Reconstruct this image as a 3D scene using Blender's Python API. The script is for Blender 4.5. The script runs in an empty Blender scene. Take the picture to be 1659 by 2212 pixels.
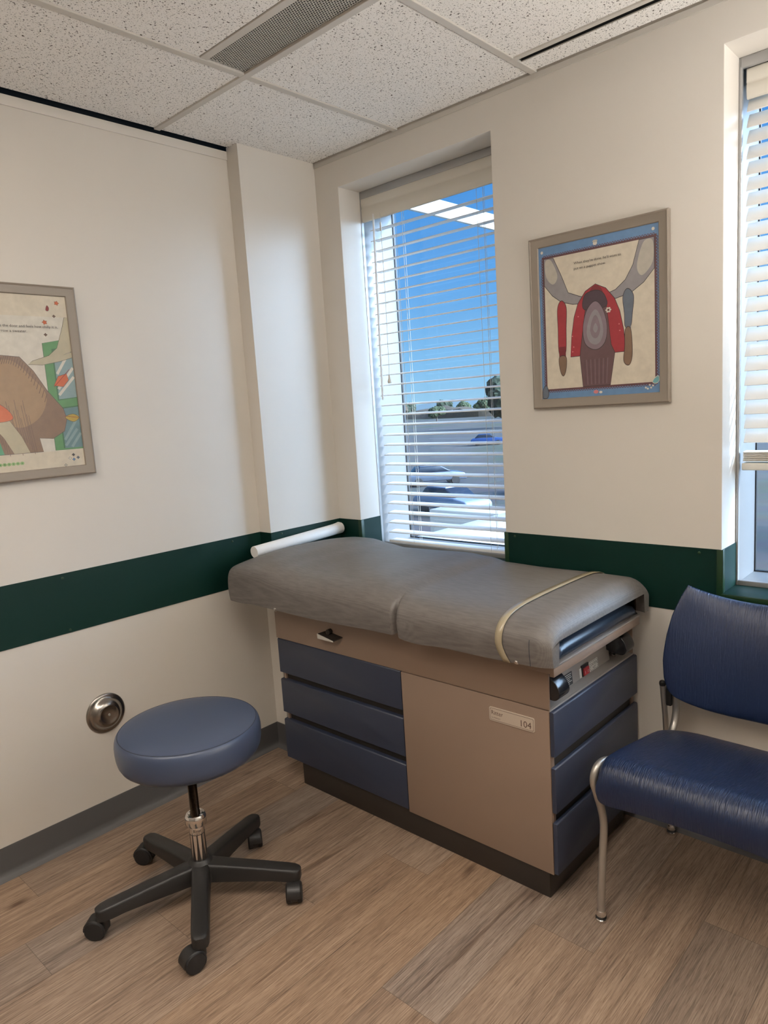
import bpy, bmesh, math, random
from mathutils import Vector, Matrix
PI = math.pi
sc = bpy.context.scene
COL = sc.collection
rnd = random.Random(7)

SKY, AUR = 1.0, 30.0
LDN, LUP = 10.8, 205.0      # lamp strengths, down, and the added up-light
# ------------------------------------------------------------------ helpers
def wloc(o):
    v = Vector((0, 0, 0))
    while o is not None:
        v += o.location; o = o.parent
    return v

def obj(name, bm, mat, parent=None, smooth=35, origin=None):
    """link one bmesh (world coordinates) as one mesh object"""
    bmesh.ops.recalc_face_normals(bm, faces=bm.faces)
    base = wloc(parent) if parent else Vector(origin or (0, 0, 0))
    bmesh.ops.translate(bm, verts=bm.verts, vec=-base)
    me = bpy.data.meshes.new(name); bm.to_mesh(me); bm.free()
    for m in (mat if isinstance(mat, (list, tuple)) else [mat]): me.materials.append(m)
    if smooth:
        me.shade_smooth(); me.set_sharp_from_angle(angle=math.radians(smooth))
    o = bpy.data.objects.new(name, me); COL.objects.link(o)
    if parent: o.parent = parent
    else: o.location = base
    return o

def thing(name, label, cat, loc, group=None):
    o = bpy.data.objects.new(name, None); COL.objects.link(o)
    o.location = loc; o.empty_display_size = .1
    o['label'] = label; o['category'] = cat
    if group: o['group'] = group
    return o

def tag(o, label, cat, group=None):
    o['label'] = label; o['category'] = cat
    if group: o['group'] = group
    return o

def struct(name, bm, mat, label, cat, smooth=35):
    o = obj(name, bm, mat, None, smooth)
    o['kind'] = 'structure'; o['label'] = label; o['category'] = cat
    return o

def NB(): return bmesh.new()

def box(bm, x0, x1, y0, y1, z0, z1, bev=0, seg=2, mi=0):
    r = bmesh.ops.create_cube(bm, size=1)
    vs = r['verts']
    for v in vs:
        v.co = Vector(((x0+x1)/2+v.co.x*(x1-x0), (y0+y1)/2+v.co.y*(y1-y0), (z0+z1)/2+v.co.z*(z1-z0)))
    fs = set(f for v in vs for f in v.link_faces)
    for f in fs: f.material_index = mi
    if bev:
        es = list({e for v in vs for e in v.link_edges})
        bmesh.ops.bevel(bm, geom=es, offset=bev, segments=seg, profile=.5, affect='EDGES', clamp_overlap=True)
    return vs

def prism(bm, pts, axis, a, b, bev=0, seg=2, mi=0):
    """extrude polygon (2-D pts in the two other axes, in xyz order) between a and b on axis"""
    def mk(p, t):
        if axis == 0: return (t, p[0], p[1])
        if axis == 1: return (p[0], t, p[1])
        return (p[0], p[1], t)
    v0 = [bm.verts.new(mk(p, a)) for p in pts]; v1 = [bm.verts.new(mk(p, b)) for p in pts]
    n = len(pts); fs = [bm.faces.new(v0), bm.faces.new(v1[::-1])]
    for i in range(n): fs.append(bm.faces.new((v0[i], v1[i], v1[(i+1) % n], v0[(i+1) % n])))
    for f in fs: f.material_index = mi
    bmesh.ops.recalc_face_normals(bm, faces=fs)
    if bev:
        es = list({e for f in fs for e in f.edges})
        bmesh.ops.bevel(bm, geom=es, offset=bev, segments=seg, profile=.5, affect='EDGES', clamp_overlap=True)

def grid_faces(bm, rows, close_u=False, close_v=False, mi=0):
    R = [[bm.verts.new(p) for p in r] for r in rows]
    nv = len(R); nu = len(R[0])
    for i in range(nv if close_v else nv-1):
        for j in range(nu if close_u else nu-1):
            q = [R[i][j], R[i][(j+1) % nu], R[(i+1) % nv][(j+1) % nu], R[(i+1) % nv][j]]
            try: bm.faces.new(q).material_index = mi
            except ValueError: pass
    return R

def lathe(bm, prof, c, axis=(0, 0, 1), seg=48, mi=0):
    """prof: (radius, height) list along axis from centre c"""
    q = Vector((0, 0, 1)).rotation_difference(Vector(axis).normalized()).to_matrix()
    rows = []
    for r, h in prof:
        rows.append([Vector(c)+q @ Vector((max(r, 1e-5)*math.cos(2*PI*k/seg), max(r, 1e-5)*math.sin(2*PI*k/seg), h)) for k in range(seg)])
    R = grid_faces(bm, rows, close_u=True, mi=mi)
    for row, (r, h) in ((R[0], prof[0]), (R[-1], prof[-1])):
        bm.faces.new(row).material_index = mi
    return R

def spline(pts, n=8):
    """Catmull-Rom through pts"""
    P = [Vector(p) for p in pts]; P = [2*P[0]-P[1]]+P+[2*P[-1]-P[-2]]
    out = []
    for i in range(1, len(P)-2):
        for k in range(n):
            t = k/n; a, b, c, d = P[i-1:i+3]
            out.append(.5*((2*b)+(c-a)*t+(2*a-5*b+4*c-d)*t*t+(3*b-a-3*c+d)*t**3))
    out.append(P[-2]); return out

def tube(bm, pts, r, seg=16, mi=0):
    P = [Vector(p) for p in pts]; n = len(P)
    T = [(P[min(i+1, n-1)]-P[max(i-1, 0)]).normalized() for i in range(n)]
    up = Vector((0, 0, 1)) if abs(T[0].z) < .9 else Vector((1, 0, 0))
    N = (up-T[0]*up.dot(T[0])).normalized(); rows = []
    for i in range(n):
        N = (N-T[i]*N.dot(T[i])).normalized(); B = T[i].cross(N)
        rr = r[i] if isinstance(r, (list, tuple)) else r
        rows.append([P[i]+N*(rr*math.cos(2*PI*k/seg))+B*(rr*math.sin(2*PI*k/seg)) for k in range(seg)])
    R = grid_faces(bm, rows, close_u=True, mi=mi)
    bm.faces.new(R[0]).material_index = mi; bm.faces.new(R[-1]).material_index = mi

def ball(bm, c, r, sub=2, mi=0):
    res = bmesh.ops.create_icosphere(bm, subdivisions=sub, radius=1)
    rr = r if isinstance(r, (tuple, list)) else (r, r, r)
    for v in res['verts']: v.co = Vector(c)+Vector((v.co.x*rr[0], v.co.y*rr[1], v.co.z*rr[2]))
    return res['verts']

def rrect(x0, x1, y0, y1, r, n=5):
    out = []
    for cx, cy, a in ((x1-r, y1-r, 0), (x0+r, y1-r, 90), (x0+r, y0+r, 180), (x1-r, y0+r, 270)):
        for k in range(n+1):
            t = math.radians(a+90*k/n); out.append((cx+r*math.cos(t), cy+r*math.sin(t)))
    return out

# ------------------------------------------------------------------ materials
def new_mat(name):
    m = bpy.data.materials.new(name); m.use_nodes = True
    nt = m.node_tree; b = nt.nodes['Principled BSDF']
    return m, nt, b

def lin(r, g, b):
    f = lambda c: (c/255/12.92 if c/255 <= .04045 else ((c/255+.055)/1.055)**2.4)
    return (f(r), f(g), f(b))

def mat(name, col, rough=.5, metal=0, bump=0, bscale=200, spec=.5, var=0, vscale=6, coat=0, emit=None, estr=0, stretch=None):
    m, nt, b = new_mat(name)
    c = (*col, 1)
    b.inputs['Base Color'].default_value = c
    b.inputs['Roughness'].default_value = rough; b.inputs['Metallic'].default_value = metal
    b.inputs['Specular IOR Level'].default_value = spec
    b.inputs['Coat Weight'].default_value = coat
    tc = nt.nodes.new('ShaderNodeTexCoord')
    co = tc.outputs['Object']
    if stretch:
        mp = nt.nodes.new('ShaderNodeMapping'); mp.inputs['Scale'].default_value = stretch
        nt.links.new(co, mp.inputs['Vector']); co = mp.outputs['Vector']
    if bump:
        n = nt.nodes.new('ShaderNodeTexNoise'); n.inputs['Scale'].default_value = bscale; n.inputs['Detail'].default_value = 3
        bp = nt.nodes.new('ShaderNodeBump'); bp.inputs['Strength'].default_value = bump; bp.inputs['Distance'].default_value = .002
        nt.links.new(co, n.inputs['Vector']); nt.links.new(n.outputs['Fac'], bp.inputs['Height']); nt.links.new(bp.outputs['Normal'], b.inputs['Normal'])
    if var:
        n = nt.nodes.new('ShaderNodeTexNoise'); n.inputs['Scale'].default_value = vscale; n.inputs['Detail'].default_value = 5
        nt.links.new(co, n.inputs['Vector'])
        r = nt.nodes.new('ShaderNodeValToRGB')
        r.color_ramp.elements[0].position = .3; r.color_ramp.elements[1].position = .7
        r.color_ramp.elements[0].color = (*[x*(1-var) for x in col], 1); r.color_ramp.elements[1].color = (*[min(1, x*(1+var)) for x in col], 1)
        nt.links.new(n.outputs['Fac'], r.inputs['Fac']); nt.links.new(r.outputs['Color'], b.inputs['Base Color'])
    if emit:
        b.inputs['Emission Color'].default_value = (*emit, 1); b.inputs['Emission Strength'].default_value = estr
    return m

M = {}
M['wall'] = mat('wall_paint', (.69, .65, .588), .42, bump=.06, bscale=350, var=.015, vscale=3, spec=.4)
M['wallb'] = mat('taupe_paint', (.27, .245, .215), .5, bump=.06, bscale=350)
M['green'] = mat('green_laminate', (.0010, .0190, .0140), .5, bump=.12, bscale=500, spec=.2)
M['olive'] = mat('dark_green_vinyl_edge', lin(26, 52, 30), .35, bump=.03, bscale=100, spec=.4)
M['base'] = mat('grey_vinyl_base', (.078, .075, .075), .5, bump=.05, bscale=200)
M['tee'] = mat('ceiling_tee', (.56, .53, .48), .5)
M['white'] = mat('white_enamel', (.78, .77, .73), .35)
M['frame_alu'] = mat('aluminium_frame', (.42, .42, .42), .38, metal=.5)
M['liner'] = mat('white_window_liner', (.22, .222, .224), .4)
M['slat'] = mat('white_vinyl_slat', (.80, .795, .77), .4)
M['valance'] = mat('blind_valance', (.70, .665, .585), .45)
M['cord'] = mat('cord', (.62, .60, .54), .7)
M['black'] = mat('black_plastic', (.016, .015, .0145), .42, bump=.08, bscale=700)
M['rubber'] = mat('black_rubber', (.012, .011, .011), .6)
M['plinth'] = mat('plinth_brown_black', (.028, .022, .018), .5, bump=.04, bscale=200)
M['tan'] = mat('tan_enamel', (.275, .195, .147), .42, bump=.05, bscale=500, var=.03, vscale=2)
M['greymetal'] = mat('grey_enamel', (.30, .265, .235), .38, metal=.15)
M['drawer'] = mat('blue_laminate', (.030, .038, .066), .42, bump=.04, bscale=500)
M['dark'] = mat('dark_recess', (.02, .016, .013), .7)
M['chrome'] = mat('chrome', (.78, .76, .74), .12, metal=1)
M['satin'] = mat('satin_steel', (.47, .45, .42), .38, metal=1, bump=.02, bscale=200)
M['chairmetal'] = mat('silver_powder_coat', (.47, .44, .40), .36, metal=.75)
M['rod'] = mat('oiled_steel_rod', (.10, .075, .055), .25, metal=1)
M['pewter'] = mat('pewter_steel', (.32, .295, .27), .24, metal=1)
M['handle'] = mat('black_gloss', (.012, .012, .014), .18)
M['pad'] = mat('navy_vinyl_pad', (.014, .021, .035), .25, bump=.05, bscale=60)
M['stool'] = mat('slate_blue_vinyl', (.050, .068, .118), .30, bump=.12, bscale=900, var=.03, vscale=8)
M['stoolseam'] = mat('seam_thread', (.03, .035, .05), .6)
M['strap'] = mat('clear_tan_strap', (.36, .30, .20), .2, spec=.7)
M['red'] = mat('red_switch', (.32, .012, .018), .3)
M['whitelabel'] = mat('white_label', (.62, .60, .55), .45)
M['ink'] = mat('ink', (.03, .028, .026), .6)
M['paper'] = mat('white_paper', (.86, .85, .82), .55, bump=.05, bscale=60)
M['core'] = mat('cardboard_core', (.33, .22, .13), .8)
M['plate'] = mat('champagne_plate', (.58, .49, .40), .4, metal=.1)
M['plateline'] = mat('plate_print', (.10, .05, .035), .5)
M['picframe'] = mat('taupe_picture_frame', (.245, .205, .165), .40, bump=.03, bscale=300)
M['concrete'] = mat('white_concrete', (.42, .41, .39), .7, bump=.1, bscale=60)
M['void_shade'] = mat('black_void', (.004, .004, .004), .9)  # near-black colour stands in for shade in ceiling gaps, vent and slot

def fabric():
    m, nt, b = new_mat('grey_woven_vinyl')
    tc = nt.nodes.new('ShaderNodeTexCoord')
    def wave(ax, sc_):
        w = nt.nodes.new('ShaderNodeTexWave'); w.wave_type = 'BANDS'; w.bands_direction = ax
        w.inputs['Scale'].default_value = sc_; w.inputs['Distortion'].default_value = 1.5; w.inputs['Detail Scale'].default_value = 8
        nt.links.new(tc.outputs['Object'], w.inputs['Vector']); return w
    a, c = wave('X', 130), wave('Y', 130)
    mx = nt.nodes.new('ShaderNodeMath'); mx.operation = 'MULTIPLY'
    nt.links.new(a.outputs['Fac'], mx.inputs[0]); nt.links.new(c.outputs['Fac'], mx.inputs[1])
    n = nt.nodes.new('ShaderNodeTexNoise'); n.inputs['Scale'].default_value = 90; n.inputs['Detail'].default_value = 6
    mp = nt.nodes.new('ShaderNodeMapping'); mp.inputs['Scale'].default_value = (.25, 1.6, 1.6)
    nt.links.new(tc.outputs['Object'], mp.inputs['Vector']); nt.links.new(mp.outputs['Vector'], n.inputs['Vector'])
    mix = nt.nodes.new('ShaderNodeMath'); mix.operation = 'MULTIPLY_ADD'; mix.inputs[1].default_value = .45
    nt.links.new(mx.outputs[0], mix.inputs[0]); nt.links.new(n.outputs['Fac'], mix.inputs[2])
    r = nt.nodes.new('ShaderNodeValToRGB')
    r.color_ramp.elements[0].position = .3; r.color_ramp.elements[1].position = .95
    r.color_ramp.elements[0].color = (.112, .100, .092, 1); r.color_ramp.elements[1].color = (.182, .166, .153, 1)
    nt.links.new(mix.outputs[0], r.inputs['Fac']); nt.links.new(r.outputs['Color'], b.inputs['Base Color'])
    bp = nt.nodes.new('ShaderNodeBump'); bp.inputs['Strength'].default_value = .2; bp.inputs['Distance'].default_value = .0012
    nt.links.new(mix.outputs[0], bp.inputs['Height'])
    n2 = nt.nodes.new('ShaderNodeTexNoise'); n2.inputs['Scale'].default_value = 9; n2.inputs['Detail'].default_value = 2
    nt.links.new(tc.outputs['Object'], n2.inputs['Vector'])
    bp2 = nt.nodes.new('ShaderNodeBump'); bp2.inputs['Strength'].default_value = .25; bp2.inputs['Distance'].default_value = .006
    nt.links.new(n2.outputs['Fac'], bp2.inputs['Height']); nt.links.new(bp.outputs['Normal'], bp2.inputs['Normal'])
    nt.links.new(bp2.outputs['Normal'], b.inputs['Normal'])
    b.inputs['Roughness'].default_value = .47; b.inputs['Specular IOR Level'].default_value = .5
    return m
M['fabric'] = fabric()

def rippled():
    m, nt, b = new_mat('navy_rippled_vinyl')
    tc = nt.nodes.new('ShaderNodeTexCoord')
    mp = nt.nodes.new('ShaderNodeMapping'); mp.inputs['Scale'].default_value = (300, 26, 26)
    mp.inputs['Rotation'].default_value = (0, 0, .06)
    nt.links.new(tc.outputs['Object'], mp.inputs['Vector'])
    n = nt.nodes.new('ShaderNodeTexNoise'); n.inputs['Scale'].default_value = 1; n.inputs['Detail'].default_value = 2; n.inputs['Distortion'].default_value = .5
    nt.links.new(mp.outputs['Vector'], n.inputs['Vector'])
    bp = nt.nodes.new('ShaderNodeBump'); bp.inputs['Strength'].default_value = .8; bp.inputs['Distance'].default_value = .0026
    nt.links.new(n.outputs['Fac'], bp.inputs['Height']); nt.links.new(bp.outputs['Normal'], b.inputs['Normal'])
    b.inputs['Base Color'].default_value = (.009, .019, .056, 1); b.inputs['Roughness'].default_value = .33
    return m
M['navy'] = rippled()

def floor_mat():
    m, nt, b = new_mat('oak_vinyl_plank')
    N = nt.nodes.new; L = nt.links.new
    uv = N('ShaderNodeUVMap'); uv.uv_map = 'plank'
    at = N('ShaderNodeAttribute'); at.attribute_name = 'tone'
    sep = N('ShaderNodeSeparateColor'); L(at.outputs['Color'], sep.inputs['Color'])
    geo = N('ShaderNodeTexCoord')
    # per-plank offset
    off = N('ShaderNodeVectorMath'); off.operation = 'MULTIPLY_ADD'; off.inputs[1].default_value = (37, 51, 23)
    L(at.outputs['Color'], off.inputs[0]); L(geo.outputs['Object'], off.inputs[2])
    def noise(scale, det, dist=0, rough=.55):
        mp = N('ShaderNodeMapping'); mp.inputs['Scale'].default_value = scale; L(off.outputs[0], mp.inputs['Vector'])
        n = N('ShaderNodeTexNoise'); n.inputs['Scale'].default_value = 1; n.inputs['Detail'].default_value = det
        n.inputs['Distortion'].default_value = dist; n.inputs['Roughness'].default_value = rough
        L(mp.outputs['Vector'], n.inputs['Vector']); return n
    fine = noise((420, 9, 1), 3, .3, .7); mid = noise((70, 2.6, 1), 5, .8, .65); big = noise((9, .9, 1), 3, .6)
    cr = N('ShaderNodeValToRGB'); e = cr.color_ramp.elements
    e[0].position = .37; e[0].color = (.140, .091, .063, 1); e[1].position = .63; e[1].color = (.445, .317, .220, 1)
    el = cr.color_ramp.elements.new(.5); el.color = (.30, .204, .138, 1)
    s1 = N('ShaderNodeMath'); s1.operation = 'MULTIPLY_ADD'; s1.inputs[1].default_value = .50
    s2 = N('ShaderNodeMath'); s2.operation = 'MULTIPLY_ADD'; s2.inputs[1].default_value = .30
    s3 = N('ShaderNodeMath'); s3.operation = 'MULTIPLY'; s3.inputs[1].default_value = .20
    L(big.outputs['Fac'], s3.inputs[0]); L(mid.outputs['Fac'], s2.inputs[0]); L(s3.outputs[0], s2.inputs[2])
    L(fine.outputs['Fac'], s1.inputs[0]); L(s2.outputs[0], s1.inputs[2])
    L(s1.outputs[0], cr.inputs['Fac'])
    # plank tone: brightness and warm/grey shift
    hsv = N('ShaderNodeHueSaturation'); L(cr.outputs['Color'], hsv.inputs['Color'])
    v = N('ShaderNodeMath'); v.operation = 'MULTIPLY_ADD'; v.inputs[1].default_value = .34; v.inputs[2].default_value = .80
    L(sep.outputs['Red'], v.inputs[0]); L(v.outputs[0], hsv.inputs['Value'])
    s = N('ShaderNodeMath'); s.operation = 'MULTIPLY_ADD'; s.inputs[1].default_value = .5; s.inputs[2].default_value = .68
    L(sep.outputs['Green'], s.inputs[0]); L(s.outputs[0], hsv.inputs['Saturation'])
    # knots
    mpk = N('ShaderNodeMapping'); mpk.inputs['Scale'].default_value = (5.5, 2.1, 1); L(off.outputs[0], mpk.inputs['Vector'])
    vo = N('ShaderNodeTexVoronoi'); vo.inputs['Scale'].default_value = 1; L(mpk.outputs['Vector'], vo.inputs['Vector'])
    kr = N('ShaderNodeValToRGB'); kr.color_ramp.elements[0].position = .025; kr.color_ramp.elements[0].color = (.36, .3, .27, 1)
    kr.color_ramp.elements[1].position = .10; kr.color_ramp.elements[1].color = (1, 1, 1, 1)
    L(vo.outputs['Distance'], kr.inputs['Fac'])
    mk = N('ShaderNodeMix'); mk.data_type = 'RGBA'; mk.blend_type = 'MULTIPLY'; mk.inputs[0].default_value = 1
    L(hsv.outputs['Color'], mk.inputs[6]); L(kr.outputs['Color'], mk.inputs[7])
    # dark cracks along the grain
    ck = noise((16, .9, 1), 3, 1.6, .6)
    ckr = N('ShaderNodeValToRGB'); ckr.color_ramp.elements[0].position = .30; ckr.color_ramp.elements[0].color = (.5, .44, .4, 1)
    ckr.color_ramp.elements[1].position = .36; ckr.color_ramp.elements[1].color = (1, 1, 1, 1); L(ck.outputs['Fac'], ckr.inputs['Fac'])
    mk2 = N('ShaderNodeMix'); mk2.data_type = 'RGBA'; mk2.blend_type = 'MULTIPLY'; mk2.inputs[0].default_value = .8
    L(mk.outputs[2], mk2.inputs[6]); L(ckr.outputs['Color'], mk2.inputs[7])
    # short dark pores
    po = noise((620, 22, 1), 2, .2, .6)
    por = N('ShaderNodeValToRGB'); por.color_ramp.elements[0].position = .34; por.color_ramp.elements[0].color = (.62, .56, .52, 1)
    por.color_ramp.elements[1].position = .45; por.color_ramp.elements[1].color = (1, 1, 1, 1); L(po.outputs['Fac'], por.inputs['Fac'])
    mk4 = N('ShaderNodeMix'); mk4.data_type = 'RGBA'; mk4.blend_type = 'MULTIPLY'; mk4.inputs[0].default_value = .9
    L(mk2.outputs[2], mk4.inputs[6]); L(por.outputs['Color'], mk4.inputs[7])
    # seams: uv holds the distance in metres to the plank edges
    su = N('ShaderNodeSeparateXYZ'); L(uv.outputs['UV'], su.inputs[0])
    mn = N('ShaderNodeMath'); mn.operation = 'MINIMUM'; L(su.outputs['X'], mn.inputs[0]); L(su.outputs['Y'], mn.inputs[1])
    lt = N('ShaderNodeMapRange'); lt.inputs['From Min'].default_value = .0003; lt.inputs['From Max'].default_value = .0012
    lt.inputs['To Min'].default_value = .55; lt.inputs['To Max'].default_value = 1; L(mn.outputs[0], lt.inputs['Value'])
    mk3 = N('ShaderNodeMix'); mk3.data_type = 'RGBA'; mk3.blend_type = 'MULTIPLY'; mk3.inputs[0].default_value = 1
    L(mk4.outputs[2], mk3.inputs[6]); L(lt.outputs['Result'], mk3.inputs[7])
    L(mk3.outputs[2], b.inputs['Base Color'])
    bp = N('ShaderNodeBump'); bp.inputs['Strength'].default_value = .22; bp.inputs['Distance'].default_value = .001
    L(fine.outputs['Fac'], bp.inputs['Height']); L(bp.outputs['Normal'], b.inputs['Normal'])
    b.inputs['Roughness'].default_value = .47; b.inputs['Specular IOR Level'].default_value = .35
    return m
M['floor'] = floor_mat()

def tile_mat():
    m, nt, b = new_mat('fissured_ceiling_tile')
    N = nt.nodes.new; L = nt.links.new
    tc = N('ShaderNodeTexCoord')
    def specks(scale, lo, hi, st=(1, 1, 1), rot=0):
        mp = N('ShaderNodeMapping'); mp.inputs['Scale'].default_value = st; mp.inputs['Rotation'].default_value = (0, 0, rot); L(tc.outputs['Object'], mp.inputs['Vector'])
        n = N('ShaderNodeTexNoise'); n.inputs['Scale'].default_value = scale; n.inputs['Detail'].default_value = 1.5; n.inputs['Distortion'].default_value = .6
        L(mp.outputs['Vector'], n.inputs['Vector'])
        r = N('ShaderNodeMapRange'); r.inputs['From Min'].default_value = lo; r.inputs['From Max'].default_value = hi
        L(n.outputs['Fac'], r.inputs['Value']); return r
    a = specks(170, .315, .365, (1, .75, 1), .5); c = specks(290, .31, .365, (1, 1, 1), 0)
    mn = N('ShaderNodeMath'); mn.operation = 'MINIMUM'; L(a.outputs['Result'], mn.inputs[0]); L(c.outputs['Result'], mn.inputs[1])
    mx = N('ShaderNodeMix'); mx.data_type = 'RGBA'; L(mn.outputs[0], mx.inputs[0])
    mx.inputs[6].default_value = (.10, .088, .072, 1); mx.inputs[7].default_value = (.88, .86, .82, 1)
    L(mx.outputs[2], b.inputs['Base Color'])
    bp = N('ShaderNodeBump'); bp.inputs['Strength'].default_value = .5; bp.inputs['Distance'].default_value = .003
    L(mn.outputs[0], bp.inputs['Height']); L(bp.outputs['Normal'], b.inputs['Normal'])
    b.inputs['Roughness'].default_value = .9; b.inputs['Specular IOR Level'].default_value = .1
    return m
M['tile'] = tile_mat()

def glass_mat():
    m = bpy.data.materials.new('window_glass'); m.use_nodes = True; nt = m.node_tree
    nt.nodes.clear(); N = nt.nodes.new; L = nt.links.new
    o = N('ShaderNodeOutputMaterial'); mix = N('ShaderNodeMixShader'); t = N('ShaderNodeBsdfTransparent'); g = N('ShaderNodeBsdfGlossy')
    t.inputs['Color'].default_value = (.86, .90, .93, 1); g.inputs['Roughness'].default_value = .0
    f = N('ShaderNodeFresnel'); f.inputs['IOR'].default_value = 1.6
    L(f.outputs[0], mix.inputs[0]); L(t.outputs[0], mix.inputs[1]); L(g.outputs[0], mix.inputs[2]); L(mix.outputs[0], o.inputs[0])
    return m
M['glass'] = glass_mat()

# ------------------------------------------------------------------ dimensions (metres)
H = 2.5186           # ceiling
XM = -.0736          # main left wall plane; the corner chase stands at x = 0
YP = -.403           # front of the chase
W1 = (.1383, .9033); W2 = (1.6759, 2.441); ZB, ZT = .8277, 2.3883
GB, GT = .7573, .9674
XR, YF = 3.5, -3.6   # walls behind the viewer
YJ, YG = .128, .338  # end of the plaster reveal, glass plane

# ------------------------------------------------------------------ floor
def build_floor():
    bm = NB(); uvl = bm.loops.layers.uv.new('plank'); cl = bm.loops.layers.float_color.new('tone')
    w = .1825; x0 = 1.2084; Lk = 1.22
    joints = {0: -1.1115, 3: -.388, -5: -1.64, -4: -1.329, -7: -1.53, -2: -.70, -3: -1.0115, 2: .1, 1: -1.9, -1: -1.62, -6: -.62}
    tones = {(0, 0): (.5, .15), (0, -1): (.55, .6), (3, -1): (.12, .25), (-7, -1): (.75, .6), (-7, 0): (.35, .4), (-5, 0): (.3, .1), (-5, -1): (.15, .25), (-4, -1): (.5, .45), (-1, 0): (.7, .75), (-1, -1): (.75, .8), (2, -1): (.66, .5), (1, 0): (.6, .5), (-6, -1): (.6, .6), (-6, 0): (.55, .5), (-2, 0): (.6, .45), (-3, 0): (.55, .5), (-2, -1): (.75, .7), (-3, -1): (.6, .5)}
    for k in range(-8, 14):
        a, c = x0+k*w, x0+(k+1)*w
        j = joints.get(k, -rnd.random()*1.2)
        for n in range(-4, 3):
            y0, y1 = j+n*Lk, j+(n+1)*Lk
            lo, hi = max(y0, YF-.2), min(y1, .36)
            if hi-lo < .01 or c < -.25 or a > XR+.2: continue
            t = tones.get((k, n), (rnd.uniform(.2, .75), rnd.uniform(.2, .75)))
            r = rnd.random()
            # five-ring quad so that the uv edge distance stays linear
            xm, ym = (a+c)/2, (lo+hi)/2
            d = min((c-a)/2, (hi-lo)/2)*.98
            outer = [(a, lo), (c, lo), (c, hi), (a, hi)]; inner = [(a+d, lo+d), (c-d, lo+d), (c-d, hi-d), (a+d, hi-d)]
            vo = [bm.verts.new((*p, 0)) for p in outer]; vi = [bm.verts.new((*p, 0)) for p in inner]
            fs = [bm.faces.new((vo[i], vo[(i+1) % 4], vi[(i+1) % 4], vi[i])) for i in range(4)]+[bm.faces.new(vi)]
            for f in fs:
                for l in f.loops:
                    e = 0 if l.vert in vo else d
                    l[uvl].uv = (e, e); l[cl] = (t[0], t[1], r, 1)
    o = struct('floor', bm, M['floor'], 'brown oak vinyl plank floor under the table and stool', 'floor', smooth=0)
    me = o.data
    return o
build_floor()

# ------------------------------------------------------------------ walls
bm = NB()
prism(bm, [(-.25, YF-.1), (XM, YF-.1), (XM, YP), (0, YP), (0, .0), (-.25, .0)], 2, 0, 2.5035)
prism(bm, [(XM, YP+.001), (-.002, YP+.001), (-.002, 0), (XM, 0)], 2, 2.5035, H)   # chase reaches the tiles
struct('wall_left', bm, M['wall'], 'beige painted left wall with the boxed corner chase', 'wall')
# thin painted ledge under the ceiling gap
bm = NB(); box(bm, XM, XM+.006, YF, YP, 2.4705, 2.5035, .002)
struct('trim_1', bm, M['wall'], 'beige painted strip along the top of the left wall', 'trim')

def wall_with_holes(bm, y0, y1, holes, x0, x1, z0, z1):
    xs = sorted({x0, x1, *[h[0] for h in holes], *[h[1] for h in holes]})
    zs = sorted({z0, z1, *[h[2] for h in holes], *[h[3] for h in holes]})
    inside = lambda x, z: any(h[0] < x < h[1] and h[2] < z < h[3] for h in holes)
    V = {}
    def vt(x, y, z):
        k = (round(x, 5), round(y, 5), round(z, 5))
        if k not in V: V[k] = bm.verts.new(k)
        return V[k]
    for i in range(len(xs)-1):
        for j in range(len(zs)-1):
            xa, xb, za, zb = xs[i], xs[i+1], zs[j], zs[j+1]
            if inside((xa+xb)/2, (za+zb)/2): continue
            for y in (y0, y1): bm.faces.new((vt(xa, y, za), vt(xb, y, za), vt(xb, y, zb), vt(xa, y, zb)))
    for h in holes:
        a, b_, c, d = h
        xr = [x for x in xs if a <= x <= b_]; zr = [z for z in zs if c <= z <= d]
        for x in (a, b_):
            for j in range(len(zr)-1): bm.faces.new((vt(x, y0, zr[j]), vt(x, y1, zr[j]), vt(x, y1, zr[j+1]), vt(x, y0, zr[j+1])))
        for z in (c, d):
            for j in range(len(xr)-1): bm.faces.new((vt(xr[j], y0, z), vt(xr[j+1], y0, z), vt(xr[j+1], y1, z), vt(xr[j], y1, z)))
bm = NB()
wall_with_holes(bm, 0, YJ, [(*W1, ZB, ZT), (*W2, ZB, ZT)], -.25, XR+.1, 0, H+.02)
es = [e for e in bm.edges if all(abs(v.co.y) < 1e-6 for v in e.verts) and any(
      all(abs(v.co.x-x) < 1e-5 for v in e.verts) and all(ZB-1e-4 < v.co.z < ZT+1e-4 for v in e.verts) for x in (*W1, *W2))]
es += [e for e in bm.edges if all(abs(v.co.y) < 1e-6 and abs(v.co.z-ZT) < 1e-5 for v in e.verts) and any(all(w[0]-1e-4 < v.co.x < w[1]+1e-4 for v in e.verts) for w in (W1, W2))]
bmesh.ops.bevel(bm, geom=es, offset=.004, segments=2, profile=.5, affect='EDGES')
struct('wall_back', bm, M['wall'], 'beige window wall behind the examination table', 'wall')
bm = NB(); wall_with_holes(bm, YJ+.001, .345, [(W1[0]-.012, W1[1]+.012, ZB-.012, ZT+.012), (W2[0]-.012, W2[1]+.012, ZB-.012, ZT+.012)], -3.5, 6, -4.3, 3.3)
struct('wall_outer', bm, M['concrete'], 'white outer face of the building around the windows', 'wall')
bm = NB(); box(bm, XR, XR+.1, YF, 0, 0, H)
struct('wall_right', bm, M['white'], 'white right-hand wall beyond the chair', 'wall')
bm = NB(); box(bm, -.25, XR+.1, YF-.1, YF, 0, H)
struct('wall_front', bm, M['wallb'], 'taupe wall behind the viewer', 'wall')

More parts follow.
